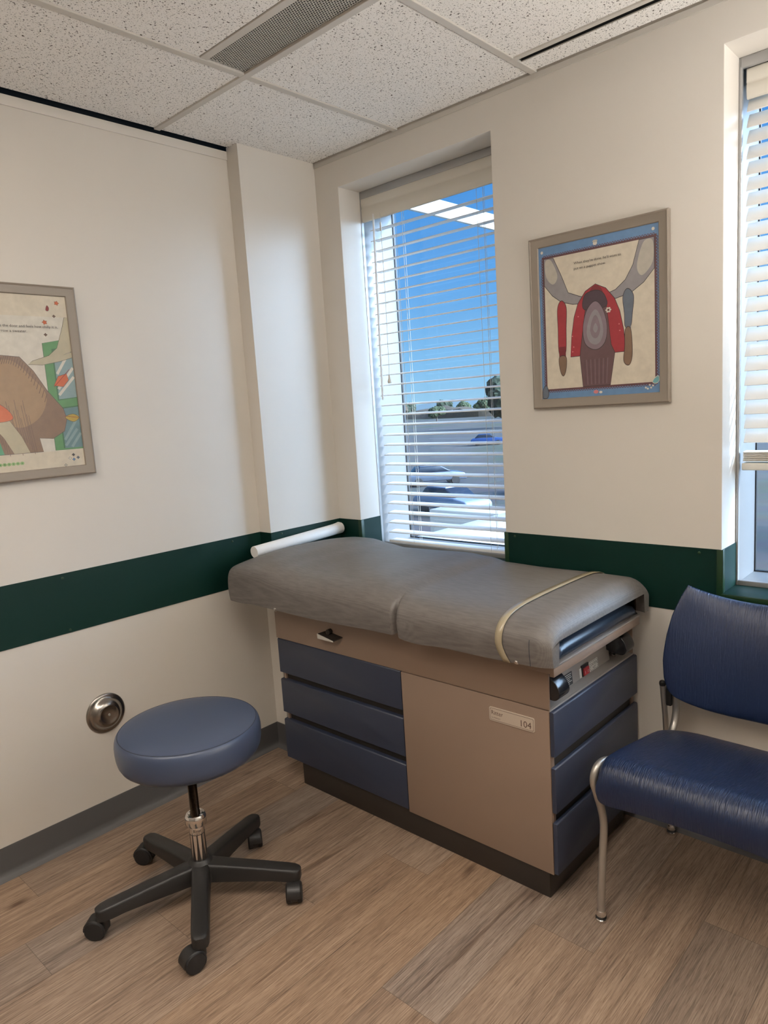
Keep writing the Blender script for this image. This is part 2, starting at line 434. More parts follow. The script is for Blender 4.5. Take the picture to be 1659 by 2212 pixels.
# ------------------------------------------------------------------ skirting
def skirting(name, pts, label):
    """pts: floor polyline, room side is to the left of travel"""
    prof = [(0, .1064), (.003, .1064), (.0045, .100), (.0045, .030), (.008, .018), (.017, .007), (.024, .003), (.025, 0), (0, 0)]
    bm = NB(); n = len(pts); rows = []
    for i, p in enumerate(pts):
        p = Vector((*p, 0)); d0 = (Vector((*pts[i], 0))-Vector((*pts[i-1], 0))).normalized() if i > 0 else None
        d1 = (Vector((*pts[i+1], 0))-p).normalized() if i < n-1 else None
        d0 = d0 or d1; d1 = d1 or d0
        n0 = Vector((-d0.y, d0.x, 0)); n1 = Vector((-d1.y, d1.x, 0)); nn = (n0+n1); nn = nn/(nn.dot(n0) or 1)
        rows.append([p+nn*o+Vector((0, 0, z)) for o, z in prof])
    R = grid_faces(bm, rows, close_u=True); bm.faces.new(R[0]); bm.faces.new(R[-1])
    return struct(name, bm, M['base'], label, 'baseboard', smooth=50)
skirting('baseboard_left', [(0, -.02), (0, YP), (XM, YP), (XM, YF)], 'dark grey vinyl baseboard along the left wall')
skirting('baseboard_back', [(XR, 0), (.02, 0)], 'dark grey vinyl baseboard under the windows')

# ------------------------------------------------------------------ green wall guard
def guard(name, boxes, label, screws=(), edges=()):
    bm = NB()
    for b_ in boxes: box(bm, *b_, .0008, 1)
    o = struct(name, bm, M['green'], label, 'wall guard')
    for p, ax in screws:
        s = NB(); lathe(s, [(.0045, 0), (.0045, .0012), (.003, .0022), (0, .0024)], p, ax, 16); obj('screw', s, M['olive'], o)
    for e in edges:
        s = NB(); box(s, *e, .002, 2); obj('edge_strip', s, M['olive'], o)
    return o
T = .003
guard('trim_2', [(XM, XM+T, YF, YP, GB, GT)], 'dark green laminate band along the left wall',
      screws=[((XM+T, -1.2536, .952), (1, 0, 0)), ((XM+T, -1.2502, .7676), (1, 0, 0)), ((XM+T, -.55, .952), (1, 0, 0)), ((XM+T, -1.9, .952), (1, 0, 0))])
guard('trim_3', [(XM+T, 0, YP-T, YP, GB, GT), (0, T, YP-T, 0, GB, GT)], 'dark green laminate band around the corner chase',
      screws=[((T, YP+.055, .955), (1, 0, 0))])
guard('trim_4', [(T, W1[0], -T, 0, GB, GT), (W1[0], W1[0]+T, 0, YJ, ZB, GT)], 'short green laminate band between corner and left window',
      edges=[(W1[0]-.014, W1[0]+T+.001, -T-.0025, -T+.0005, GB, GT), (W1[0]+T-.0005, W1[0]+T+.0025, -T-.002, .014, ZB+.006, GT)])
guard('trim_5', [(W1[1], W2[0], -T, 0, GB, GT), (W2[0], W2[0]+T, 0, YJ, ZB+.003, GT), (W1[1]-T, W1[1], 0, YJ, ZB+.003, GT)], 'green laminate band between the two windows behind the chair',
      screws=[((.945, -T, .955), (0, -1, 0)), ((1.6101, -T, .953), (0, -1, 0))],
      edges=[(W1[1]-T-.001, W1[1]+.014, -T-.0025, -T+.0005, GB, GT), (W2[0]-.014, W2[0]+T+.001, -T-.0025, -T+.0005, ZB-.012, GT), (W2[0]+T-.0005, W2[0]+T+.0025, -T-.002, .014, ZB+.004, GT)])
guard('trim_6', [(W2[0], XR, -T, 0, GB, ZB)], 'green laminate band below the right window',
      edges=[(W2[0]-.0, W2[1]+.014, -T-.0035, -T+.0005, ZB-.014, ZB+.003)])

# ------------------------------------------------------------------ windows
def window(n, w, label, sillmat):
    bm = NB(); x0, x1 = w
    # deep white liner between plaster and glass
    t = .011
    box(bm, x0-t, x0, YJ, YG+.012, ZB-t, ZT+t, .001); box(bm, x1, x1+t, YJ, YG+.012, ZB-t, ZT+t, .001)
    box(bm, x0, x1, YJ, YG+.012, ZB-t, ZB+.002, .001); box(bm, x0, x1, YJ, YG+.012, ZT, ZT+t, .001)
    root = struct('window_%d' % n, bm, M['liner'], label, 'window')
    f = NB()
    for a, b_ in ((x0, 1), (x1, -1)):
        xa, xb = sorted((a, a+b_*(.002 if n == 1 else .009))); box(f, xa, xb, YJ-.002, YJ+.014, ZB, ZT, .003, 3)
    box(f, x0+.002, x1-.002, YJ-.002, YJ+.012, ZT-.030, ZT, .003, 3)
    box(f, x0, x1, YJ+.04, YJ+.08, ZT-.018, ZT, .002)
    obj('window_frame', f, M['frame_alu'], root)
    f = NB()
    box(f, x0+.009, x1-.009, YJ-.002, YJ+.014, ZB, ZB+.018, .003, 3)
    obj('window_frame', f, M['liner'], root)
    g = NB(); e = .004
    box(g, x0, x0+e, YG-.006, YG+.006, ZB+.002, ZT, 0); box(g, x1-e, x1, YG-.006, YG+.006, ZB+.002, ZT, 0)
    box(g, x0, x1, YG-.006, YG+.006, ZB+.002, ZB+.002+e, 0);     obj('gasket', g, M['black'], root)
    hb = NB(); box(hb, x0, x1, YG-.012, YG+.012, 2.338, ZT, .001); obj('head_bar', hb, M['liner'], root)
    p = NB(); v = [p.verts.new(c) for c in ((x0, YG, ZB), (x1, YG, ZB), (x1, YG, ZT), (x0, YG, ZT))]; p.faces.new(v)
    obj('pane', p, M['glass'], root, smooth=0)
    s = NB(); box(s, x0+.001, x1-.001, -.001, YJ-.002, ZB, ZB+.003, .001)
    obj('window_sill', s, sillmat, root)
    return root
window(1, W1, 'left window over the examination table, looking out to blue sky', M['green'])
window(2, W2, 'right window beside the chair, half hidden by its lowered blind', M['green'])

# ------------------------------------------------------------------ blinds
def slat_bm(x0, x1, yc, z, tilt, width=.050):
    """slightly crowned slat; positive tilt drops the room edge"""
    bm = NB(); n = 6; th = .0028; rows = []
    prof = []
    for k in range(n+1):
        s = -.5+k/n; prof.append((s*width, .0022*(1-4*s*s)))
    loop = prof+[(a, b-th) for a, b in reversed(prof)]
    ca, sa = math.cos(tilt), math.sin(tilt)
    for x in (x0, x1): rows.append([Vector((x, yc+a*ca-b*sa, z+a*sa+b*ca)) for a, b in loop])
    R = grid_faces(bm, rows, close_u=True); bm.faces.new(R[0]); bm.faces.new(R[1])
    return bm

def blind(label, w, tilt, zs, zrail, yc, xin, group, ladders, wand=None, cord=None, ztop=2.2625, zval=2.360, stack=0):
    x0, x1 = w[0]+xin, w[1]-xin
    root = thing('window_blind', label, 'blind', ((x0+x1)/2, yc, zrail), group)
    b = NB(); box(b, w[0]+.012, w[1]-.012, YJ+.026, YJ+.072, ZT-.065, ZT-.022, .002); obj('headrail', b, M['slat'], root)
    b = NB()
    vx0, vx1 = (w[0]+.0165 if stack else w[0]+.001), w[1]-.0105
    yv = YJ+(.0135 if stack else .003)
    prism(b, [(yv+.012, zval), (yv+.001, zval), (yv, zval-.003), (yv, zval-.030), (yv+.002, zval-.033), (yv+.002, zval-.041), (yv, zval-.044), (yv, ztop+.022), (yv+.003, ztop+.003), (yv+.006, ztop), (yv+.012, ztop)], 0, vx0, vx1)
    obj('valance', b, M['valance'], root)
    for z in zs:
        obj('slat', slat_bm(x0, x1, yc, z, tilt), M['slat'], root)
    for k in range(stack):
        obj('slat', slat_bm(x0+.002, x1-.002, yc-.002, zrail+.020+k*.0052, .03), M['valance'], root)
    b = NB(); box(b, x0-.002, x1+.002, yc-.027, yc+.027, zrail-.0115, zrail+.0115, .004, 3); obj('bottom_rail', b, M['slat'] if not stack else M['valance'], root)
    for x in ladders:
        for dy in (-.0265, .0265):
            b = NB(); tube(b, [(x, yc+dy, zrail), (x+.001, yc+dy, (zrail+ztop)/2), (x, yc+dy, ztop+.02)], .0008, 6); obj('ladder_cord', b, M['cord'], root)
        b = NB(); tube(b, [(x+.012, yc, zrail), (x+.012, yc, ztop+.02)], .0010, 6); obj('lift_cord', b, M['cord'], root)
    if wand:
        (xa, za), (xb, zb) = wand; y = yc-.040
        b = NB(); tube(b, [(xa, y, za), (xb, y, zb+.01), (xb, y, zb)], [.0048, .0048, .003], 6); o = obj('wand', b, M['slat'], root, smooth=20)
        b = NB(); tube(b, [(xa, y, za-.004), (xa, y+.006, za+.008), (xa, y+.012, za+.012)], .002, 8); obj('hook', b, M['slat'], o)
    if cord:
        x, za, zb = cord; y = yc-.040
        b = NB(); tube(b, [(x, y, za), (x+.002, y, (za+zb)/2), (x-.003, y, zb+.03)], .0011, 6); c = obj('pull_cord', b, M['cord'], root)
        b = NB(); box(b, x-.0035, x+.0035, y-.003, y+.003, za-.075, za-.040, .001); obj('cord_joiner', b, M['valance'], c)
        b = NB(); lathe(b, [(0, .036), (.004, .036), (.0042, .030), (.0052, .022), (.0095, .010), (.0098, .004), (.0075, 0), (0, 0)], (x-.003, y, zb), seg=20); obj('tassel', b, M['valance'], c)
        for dz in (.17, .158):
            b = NB(); ball(b, (x-.001, y, zb+dz), .0026, 1); obj('knot', b, M['cord'], c)
zs1 = [.8930+.0445*k for k in range(30, -1, -1)]
blind('open white blind of the left window, sky showing between its slats', W1, math.radians(6.5), zs1, .8425, .172, .032, None, (.322, .735), wand=((.208, 2.285), (.1975, 1.494)), cord=(.2475, 2.282, 1.5643))
zs2 = [2.2640-.0437*k for k in range(24) if 2.2640-.0437*k > 1.275]
blind('white blind at the right photo edge, slats shut and stacked rail half-way down', W2, math.radians(57), zs2, 1.2075, .158, .017, None, (1.86, 2.26), ztop=2.277, zval=2.358, stack=6)

# ------------------------------------------------------------------ ceiling
tx = [.4731+.61*k for k in range(-1, 6)]
rows_y = [.13, -.7134, -1.9334, -3.1534, YF-.1]
bm = NB(); box(bm, -.25, XR+.1, YF-.1, .12, H+.02, H+.10)
ceil = struct('ceiling', bm, M['void_shade'], 'suspended ceiling of speckled white tiles', 'ceiling')
LIGHTS = [(1, 1, 1), (3, 1, 1)]
xs = [XM+.012]+[x for x in tx if x > .1]+[XR]
holes = {}
def tile(x0, x1, y0, y1):
    g = .0015
    b = NB(); box(b, x0+g, x1-g, y0+g, y1-g, H-.001, H+.014, .0015, 1)
    obj('ceiling_tile', b, M['tile'], ceil)
lamp_cells = []
for i in range(len(xs)-1):
    xa, xb = xs[i], xs[i+1]
    for j in range(len(rows_y)-1):
        yb, ya = rows_y[j], rows_y[j+1]
        if j == 0 and i >= 2:                      # beside the slot diffuser
            tile(xa, xb, -.7134, -.1353); tile(xa, xb, -.0986, -.0065)
        elif j == 0: tile(xa if i else XM+.009, xb, ya, -.0065)
        elif j == 1 and i == 1: tile(xa, xb, -1.9334, -.8870)
        else: tile(xa, xb, ya, yb)
grid = NB()
for x in xs[1:-1]: box(grid, x-.012, x+.012, YF, -.001, H-.006, H+.002, .001, 1)
for y in (-.7134, -1.9334, -3.1534): box(grid, XM+.013, XR-.001, y-.012, y+.012, H-.0068, H+.002, .001, 1)
box(grid, 1.0831, XR, -.1353-.009, -.1353+.009, H-.0066, H+.002, .001, 1)
obj('ceiling_grid', grid, M['tee'], ceil)
b = NB(); box(b, .002, XR, -.0040, -.0005, H-.024, H-.0060, .0005, 1)
obj('wall_angle', b, M['tee'], ceil)

# air vent
vx0, vx1, vy0, vy1 = .4851, 1.0711, -.8870, -.7254
vent = thing('ceiling_vent', 'perforated grey air vent strip in the tiled ceiling', 'vent', ((vx0+vx1)/2, (vy0+vy1)/2, H))
b = NB()
box(b, vx0, vx1, vy0, vy0+.026, H-.004, H+.002, .001, 1); box(b, vx1-.01, vx1, vy0+.026, vy1, H-.003, H+.002, .001, 1)
obj('vent_frame', b, M['tee'], vent)
def perforated(x0, x1, y0, y1, pitch, z):
    bm = NB(); r = pitch*.465; nx = int((x1-x0)/pitch); ry = pitch*.866; ny = int((y1-y0)/ry)
    V = {}
    def vt(x, y):
        k = (round(x, 5), round(y, 5))
        if k not in V: V[k] = bm.verts.new((x, y, z))
        return V[k]
    R = pitch/math.sqrt(3)
    for j in range(ny):
        for i in range(nx):
            cx = x0+pitch*(i+.5+(.5 if j % 2 else 0)); cy = y0+ry*(j+.5)
            if cx+pitch/2 > x1: continue
            o = [vt(cx+R*math.cos(PI/6+k*PI/3), cy+R*math.sin(PI/6+k*PI/3)) for k in range(6)]
            q = [bm.verts.new((cx+r*math.cos(PI/6+k*PI/3), cy+r*math.sin(PI/6+k*PI/3), z)) for k in range(6)]
            for k in range(6): bm.faces.new((o[k], o[(k+1) % 6], q[(k+1) % 6], q[k]))
    ex = bmesh.ops.extrude_face_region(bm, geom=list(bm.faces))
    bmesh.ops.translate(bm, verts=[e for e in ex['geom'] if isinstance(e, bmesh.types.BMVert)], vec=(0, 0, .0012))
    return bm
obj('perforated_panel', perforated(vx0, vx1-.008, vy0+.024, vy1+.004, .0086, H+.0015), M['tee'], vent, smooth=0)
b = NB(); box(b, vx0, vx1, vy0+.01, vy1+.006, H+.012, H+.018); obj('plenum', b, M['void_shade'], vent)

# slot diffuser
sd = thing('slot_diffuser', 'long black slot air diffuser in the ceiling above the picture', 'vent', (2.2, -.115, H))
b = NB(); box(b, 1.097, XR, -.1275, -.1262, H-.004, H+.001); box(b, 1.097, XR, -.1000, -.0986, H-.004, H+.001)
obj('slot_frame', b, M['tee'], sd)
b = NB(); box(b, 1.097, XR, -.1262, -.1000, H+.010, H+.016); box(b, 1.097, XR, -.1262, -.1252, H-.001, H+.012); box(b, 1.097, XR, -.1010, -.1000, H-.001, H+.012); obj('slot_opening', b, M['void_shade'], sd)  # inner faces coloured black for the shade inside the slot

# ceiling lights flush with the tiles, and an added unseen up-light to brighten ceiling and left wall (all behind or beside the viewer)
M['lamp'] = mat('lamp_diffuser', (.8, .8, .8), .5, emit=(1, .90, .79), estr=LDN)
M['fill_up'] = mat('fill_up_emitter', (.8, .8, .8), .5, emit=(1, .97, .945), estr=LUP)
for (xa, xb, ya, yb), lab in zip(((1.42, 1.98, -2.62, -1.42), (.55, 1.11, -3.45, -2.25)), ('ceiling light panel over the viewer', 'ceiling light panel near the left wall')):
    li = thing('ceiling_light', lab, 'ceiling light', ((xa+xb)/2, (ya+yb)/2, H))
    zb_, zt_ = H-.030, H-.0015
    b = NB(); t_ = .015
    box(b, xa, xb, ya, ya+t_, zb_, zt_); box(b, xa, xb, yb-t_, yb, zb_, zt_); box(b, xa, xa+t_, ya+t_, yb-t_, zb_, zt_); box(b, xb-t_, xb, ya+t_, yb-t_, zb_, zt_)
    obj('lamp_frame', b, M['white'], li)
    b = NB(); box(b, xa+t_, xb-t_, ya+t_, yb-t_, zb_+.004, zb_+.008); obj('diffuser', b, M['lamp'], li)
for (xa, xb, ya, yb), lab in zip(((XR-.16, XR-.001, -.95, -.05),), ('unseen up-light added at the right-hand wall to brighten the ceiling',)):
    li = thing('added_uplight', lab, 'added up-light', ((xa+xb)/2, (ya+yb)/2, 1.22))
    zb_, zt_ = 1.22, 1.30; t_ = .008
    b = NB(); box(b, xa, xb, ya, ya+t_, zb_, zt_); box(b, xa, xb, yb-t_, yb, zb_, zt_); box(b, xa, xa+t_, ya+t_, yb-t_, zb_, zt_); box(b, xb-t_, xb, ya+t_, yb-t_, zb_, zt_); box(b, xa+t_, xb-t_, ya+t_, yb-t_, zb_, zb_+.006)
    obj('trough', b, M['white'], li)
    b = NB(); box(b, xa+t_, xb-t_, ya+t_, yb-t_, zt_-.012, zt_-.008); obj('top_lens', b, M['fill_up'], li)

# ------------------------------------------------------------------ lettering
def text_bm(s, size, squash=1.0, bold=0):
    cu = bpy.data.curves.new('t', 'FONT'); cu.body = s; cu.size = size; cu.align_x = 'LEFT'; cu.offset = bold; cu.resolution_u = 3
    o = bpy.data.objects.new('t', cu); COL.objects.link(o)
    dg = bpy.context.evaluated_depsgraph_get(); dg.update()
    me = bpy.data.meshes.new_from_object(o.evaluated_get(dg))
    bm = NB(); bm.from_mesh(me)
    bpy.data.objects.remove(o, do_unlink=True); bpy.data.meshes.remove(me); bpy.data.curves.remove(cu)
    for v in bm.verts: v.co.x *= squash
    return bm
def lettering(lines, fn, mat_, parent, name='lettering'):
    """lines: (string, width, height, u, v); fn maps (u, v) to a point on the surface"""
    for s, wdt, hgt, u, v in lines:
        out = NB()
        t = text_bm(s, 1)
        x0 = min(q.co.x for q in t.verts); x1 = max(q.co.x for q in t.verts)
        cap = .70
        me = bpy.data.meshes.new('t')
        for q in t.verts:
            q.co = Vector(fn(u+(q.co.x-x0)/(x1-x0)*wdt, v+q.co.y/cap*hgt))
        t.to_mesh(me); t.free(); out.from_mesh(me); bpy.data.meshes.remove(me)
        obj(name, out, mat_, parent, smooth=0)

# ------------------------------------------------------------------ examination table
tb = thing('examination_table', 'long examination table with grey cushion top, tan and blue cabinet below the left window', 'examination table', (.8, -.29, 0))
YC = -.568; YB = -.012
b = NB(); box(b, .2797, 1.3793, -.562, -.06, 0, .09, .003); obj('plinth', b, M['plinth'], tb)
# cabinet carcass: dark inside, tan shell
b = NB()
box(b, .215, 1.392, -.548, YB, .0855, .586, .001)
carc = obj('carcass', b, M['dark'], tb)
b = NB()
box(b, .843, 1.3965, YC, -.548, .0845, .5875, .0015)            # side panel
obj('side_panel', b, M['tan'], tb)
b = NB()
box(b, .2035, .2155, -.556, YB, .0855, .588, .001)              # head end
obj('end_panel', b, M['tan'], tb)
for q in ((.8395, .8425, -.556, -.548, .0855, .588), (1.391, 1.3975, -.5635, -.548, .0865, .587), (1.391, 1.397, -.03, YB, .0865, .587)):
    b = NB(); box(b, *q, .0005); obj('stile', b, M['tan'], tb)
# apron with the open stirrup recess at the foot end
b = NB()
box(b, .1905, 1.3985, YC, YC+.006, .5905, .788, .0012)
box(b, .1905, .1965, YC+.006, YB, .5905, .788, .001)
box(b, .1965, 1.3985, YB-.006, YB, .5905, .735, .001)
obj('apron', b, M['tan'], tb)
b = NB(); box(b, .1965, 1.395, YC+.006, YB-.006, .5880, .5915, .0006)
prism(b, [(1.396, .5915), (1.3985, .5915), (1.4000, .5870), (1.3985, .5850), (1.396, .586)], 1, YC+.001, YB-.001)
obj('recess_floor', b, M['greymetal'], tb)
b = NB()
prism(b, [(1.3565, .5915), (1.3625, .5915), (1.352, .700), (1.340, .700)], 1, -.455, -.112, .0012)
ctrl = obj('control_panel', b, M['greymetal'], tb)
b = NB(); box(b, .90, 1.338, YC+.02, YB-.02, .5915, .72); obj('recess_back', b, M['dark'], tb)
# drawers: long side
def drawer(x0, x1, y0, y1, z0, z1, face):
    b = NB()
    if face == 'y':
        prism(b, [(y0, z0), (y1, z0), (y1, z1), (y0+.0035, z1), (y0, z1-.0035)], 0, x0, x1, .0009, 1)
    else:
        prism(b, [(x0, z0), (x1, z0), (x1, z1-.0035), (x1-.0035, z1), (x0, z1)], 1, y0, y1, .0009, 1)
    return b
for z0, z1 in ((.4510, .5895), (.2850, .4228), (.0925, .2548)):
    d = obj('drawer', drawer(.1965, .8405, YC-.001, -.549, z0, z1, 'y'), M['drawer'], tb)
for z0, z1 in ((.4530, .5870), (.2810, .4190), (.0900, .2500)):
    d = obj('drawer', drawer(1.3985, 1.4115, YC, YB, z0, z1, 'x'), M['drawer'], tb)
# step lever
b = NB()
prism(b, [(.4695, .6625), (.552, .648), (.552, .6440), (.4700, .6440)], 1, -.598, -.5955, .0006)
lev = obj('lever', b, M['whitelabel'], tb)
b = NB(); pts = [(.470, -.596, .6625), (.552, -.596, .6478), (.573, -.5685, .6590), (.489, -.5685, .6690)]
v0 = [b.verts.new(p) for p in pts]; v1 = [b.verts.new(Vector(p)-Vector((0, 0, .003))) for p in pts]
b.faces.new(v0); b.faces.new(v1[::-1])
for i in range(4): b.faces.new((v0[i], v1[i], v1[(i+1) % 4], v0[(i+1) % 4]))
lathe(b, [(.010, 0), (.010, .016), (.007, .018), (0, .018)], (.512, -.568, .671), (0, -1, 0), 20)
obj('lever_bracket', b, M['plinth'], lev)
# name plate
b = NB(); prism(b, rrect(1.195, 1.3505, .5115, .5555, .006), 1, YC-.0025, YC, .0006, 1); np_ = obj('name_plate', b, M['plate'], tb)
def ring_bm(outer, inner, y):
    bm = NB(); n = len(outer)
    a = [bm.verts.new((p[0], y, p[1])) for p in outer]; c = [bm.verts.new((p[0], y, p[1])) for p in inner]
    for i in range(n): bm.faces.new((a[i], a[(i+1) % n], c[(i+1) % n], c[i]))
    return bm
obj('plate_border', ring_bm(rrect(1.1985, 1.347, .515, .552, .0045), rrect(1.1995, 1.346, .516, .551, .004), YC-.0027), M['plateline'], np_, smooth=0)
fp = lambda u, v: (u, YC-.0028, v)
lettering([('Ritter', .0405, .0135, 1.2035, .5325), ('by Midmark', .030, .0042, 1.2045, .5215), ('104', .0345, .0195, 1.305, .5205)], fp, M['plateline'], np_)
# scuffs / switch / labels on the control panel (slanted plane)
def cp(u, v, off=.0008):   # u = y, v = z
    x = 1.3625+(1.352-1.3625)*(v-.5915)/(.700-.5915)
    return (x+off, u, v)
def cpbox(bm, y0, y1, z0, z1, d, bev=.0004):
    pts = [cp(y0, z0, 0), cp(y1, z0, 0), cp(y1, z1, 0), cp(y0, z1, 0)]
    a = [bm.verts.new(p) for p in pts]; c = [bm.verts.new((p[0]+d, p[1], p[2])) for p in pts]
    bm.faces.new(a[::-1]); bm.faces.new(c)
    for i in range(4): bm.faces.new((a[i], a[(i+1) % 4], c[(i+1) % 4], c[i]))
b = NB(); cpbox(b, -.318, -.252, .5945, .6235, .0012); obj('switch_plate', b, M['whitelabel'], ctrl)
b = NB(); cpbox(b, -.306, -.262, .5955, .6300, .004); sw = obj('switch_bezel', b, M['black'], ctrl)
b = NB(); cpbox(b, -.301, -.266, .5985, .6205, .0075)
sw = obj('rocker_switch', b, M['red'], ctrl); sw['label'] = 'red rocker switch'
lettering([('I', .0022, .009, -.2955, .6035), ('O', .008, .008, -.279, .604)], lambda u, v: cp(u, v, .0082), M['whitelabel'], sw)
b = NB(); cpbox(b, -.250, -.196, .5935, .6250, .0011); ca = obj('caution_label', b, M['whitelabel'], ctrl); ca['label'] = 'white caution label'
dash = NB()
for k in range(5):
    y = -.2475+k*.0105
    for z in (.595, .6225): cpbox(dash, y, y+.0065, z, z+.0013, .0013)
for k in range(3):
    z = .598+k*.0085
    for y in (-.2485, -.1992): cpbox(dash, y, y+.0013, z, z+.005, .0013)
obj('dashed_border', dash, M['ink'], ca, smooth=0)
lettering([('CAUTION', .042, .0085, -.2435, .6100), ('HOT', .020, .0075, -.2325, .5985)], lambda u, v: cp(u, v, .0015), M['ink'], ca)
b = NB(); cpbox(b, -.4145, -.3640, .5945, .6330, .0011); st = obj('warning_sticker', b, M['ink'], ctrl); st['label'] = 'black sticker with pale lines'
b = NB()
for k, (y0, y1) in enumerate([(-.410, -.369), (-.410, -.372), (-.402, -.369), (-.410, -.380), (-.406, -.369), (-.410, -.385)]):
    z = .6275-k*.0056; cpbox(b, y0, y1, z, z+.0018, .0013)
obj('sticker_print', b, M['whitelabel'], st, smooth=0)
# stirrup handles
for yc in (-.532, -.098):
    b = NB()
    prof = spline([(1.352, yc, .690), (1.392, yc, .688), (1.418, yc, .668), (1.428, yc, .640), (1.414, yc, .620), (1.385, yc, .622), (1.352, yc, .630)], 4)
    prism(b, [(p.x, p.z) for p in prof], 1, yc-.030, yc+.030, .011, 4)
    h = obj('stirrup_handle', b, M['handle'], tb)
    b = NB(); tube(b, [(1.30, yc, .605), (1.375, yc+.004, .603)], .006, 10); obj('stirrup_rod', b, M['chrome'], h)
# pull-out leg rest
b = NB()
rows = []
for k in range(25):
    s = -1+2*k/24; y = -.322+s*.268
    t = (1-abs(s)**10)**.4
    rows.append([Vector((x, y, z)) for x, z in ((1.20, .742), (1.20, .742+.052*t+.001), (1.36, .742+.052*t+.001), (1.405, .742+.048*t+.001), (1.426, .742+.037*t+.001), (1.434, .742+.019*t+.001), (1.431, .742+.005*t), (1.424, .742))])
R = grid_faces(b, rows, close_u=True); b.faces.new(R[0]); b.faces.new(R[-1])
pad = obj('leg_rest_pad', b, M['pad'], tb, smooth=60); pad['label'] = 'dark navy vinyl leg rest'
b = NB()
prism(b, [(1.20, .716), (1.424, .716), (1.424, .7085), (1.438, .7085), (1.438, .733), (1.424, .733), (1.424, .7405), (1.20, .7405)], 1, -.606, -.050, .0012)
obj('leg_rest_tray', b, M['tan'], tb)
b = NB(); box(b, 1.4235, 1.4400, -.606, -.050, .7345, .7400, .001); obj('tray_lip', b, M['greymetal'], tb)
b = NB(); box(b, 1.395, 1.425, -.052, -.045, .742, .80, .001); obj('hinge_bracket', b, M['rod'], tb)

# cushion -------------------------------------------------------------
def ztop(x):
    K = [(0, .898), (.06, .906), (.15, .921), (.25, .920), (.35, .906), (.45, .897), (.60, .900), (.78, .906), (.87, .899), (.95, .883), (1.10, .879), (1.30, .881), (1.46, .879)]
    for (a, p), (c, q) in zip(K, K[1:]):
        if x <= c:
            t = max(0, (x-a)/(c-a)); t = t*t*(3-2*t); return p+(q-p)*t
    return K[-1][1]
X0, X1 = .052, 1.458
def section(x, grow=0):
    """outer outline from the near bottom edge over the top to the far bottom edge"""
    e0, e1 = (x-X0), (X1-x)
    f = 1.0
    if e0 < .014: f = .94+.06*math.sqrt(max(0, 1-((.014-e0)/.014)**2))
    if e1 < .055: f = min(f, .25+.75*math.sqrt(max(0, 1-((.055-e1)/.055)**2)))
    near = -.681+.021*(x-X0)/(X1-X0); far = -.006
    CY, CW = (near+far)/2, (far-near)/2
    zt = ztop(min(max(x, 0), 1.46)); zs = .800
    r0 = .006*max(0, 1-e0/.012)+.014*max(0, 1-e1/.05)**2
    wd = CW-r0+grow
    notch = math.exp(-((x-.917)/.0075)**2)
    zb = .749+.003*math.sin(x*9)-.004*math.exp(-((x-.12)/.05)**2)-.010*math.exp(-((x-1.0)/.07)**2)*(x > .917)+.006*notch
    k0 = max(0, 1-e0/.40)**1.3; p = 7+23*k0
    pts = []
    for k in range(5):                      # near side skirt
        t = k/4; y = -wd*(.985+.015*math.sin(t*PI/2)); pts.append((CY+y+.034*notch*(1-.25*t)-.004*math.exp(-((x-.955)/.03)**2), zb+(zs-zb)*t))
    n = 34
    for k in range(1, n):
        a = PI*k/n; s = -math.cos(a)
        s = math.copysign(abs(s)**.55, s)
        h = (1-abs(s)**p)**.42
        crown = 1-(.08+.20*k0)*s*s
        pts.append((CY+s*wd+.024*notch*max(0, -s)**9, zs+(zt+grow-zs)*f*h*crown))
    for k in range(5):
        t = 1-k/4; y = wd*(.985+.015*math.sin(t*PI/2)); pts.append((CY+y, zb+(zs-zb)*t))
    return pts, zb
bm = NB(); rows = []
xs_ = [X0, X0+.001, X0+.003, X0+.006, X0+.010, X0+.015, X0+.024]+[X0+.034+k*.022 for k in range(40)]
xs_ = [x for x in xs_ if x < .885]+[.893, .900, .904, .908, .911, .914, .917, .920, .923, .926, .930, .936, .944]+[.96+k*.022 for k in range(20)]
xs_ = [x for x in xs_ if x < 1.395]+[1.402, 1.414, 1.425, 1.434, 1.442, 1.449, 1.454, 1.457, 1.458]
for x in xs_:
    p, zb = section(x)
    zi = .7965+.0195*max(0, min(1, (x-1.15)/.15)) if x > .09 else zb+.002
    inner = [(p[-1][0]-.030, zb), (p[-1][0]-.034, min(zi, .814)), (-.335, zi+.0005), (p[0][0]+.034, zi), (p[0][0]+.030, zb)]
    rows.append([Vector((x, y, z)) for y, z in p+inner])
R = grid_faces(bm, rows, close_u=True); bm.faces.new(R[0]); bm.faces.new(R[-1])
cush = obj('cushion', bm, M['fabric'], tb, smooth=50)
def ribbon(xf, w0, off, name, m, parent):
    bm = NB(); rows = []
    n = len(section(1.0)[0])
    for i in range(n):
        r = []
        for j in range(3):
            x = xf(i/(n-1))+w0*(j/2-.5); p, _ = section(x, off); r.append(Vector((x, p[i][0], p[i][1])))
        rows.append(r)
    grid_faces(bm, rows)
    o = obj(name, bm, m, parent, smooth=60)
    return o
strap = ribbon(lambda t: 1.303+.022*max(0, 1-t/.10)**1.5, .022, .0022, 'strap', M['strap'], tb); strap['label'] = 'glossy tan strap across the cushion'
so = strap.modifiers.new('solid', 'SOLIDIFY'); so.thickness = .0018; so.offset = 1
for x, dx in ((.332, 0), (1.352, 0)):
    p, zb = section(x); b = NB(); lathe(b, [(.0075, 0), (.0075, .003), (.004, .005), (0, .005)], (x, p[0][0]+.002, zb+.003), (0, -.8, -.6), 20); obj('snap', b, M['chrome'], tb)
b = NB(); p, zb = section(1.397)
seam = [Vector((1.397, p[k][0]-.0004, p[k][1])) for k in range(0, 7)]
tube(b, seam, .0009, 6); obj('seam', b, M['stoolseam'], cush)

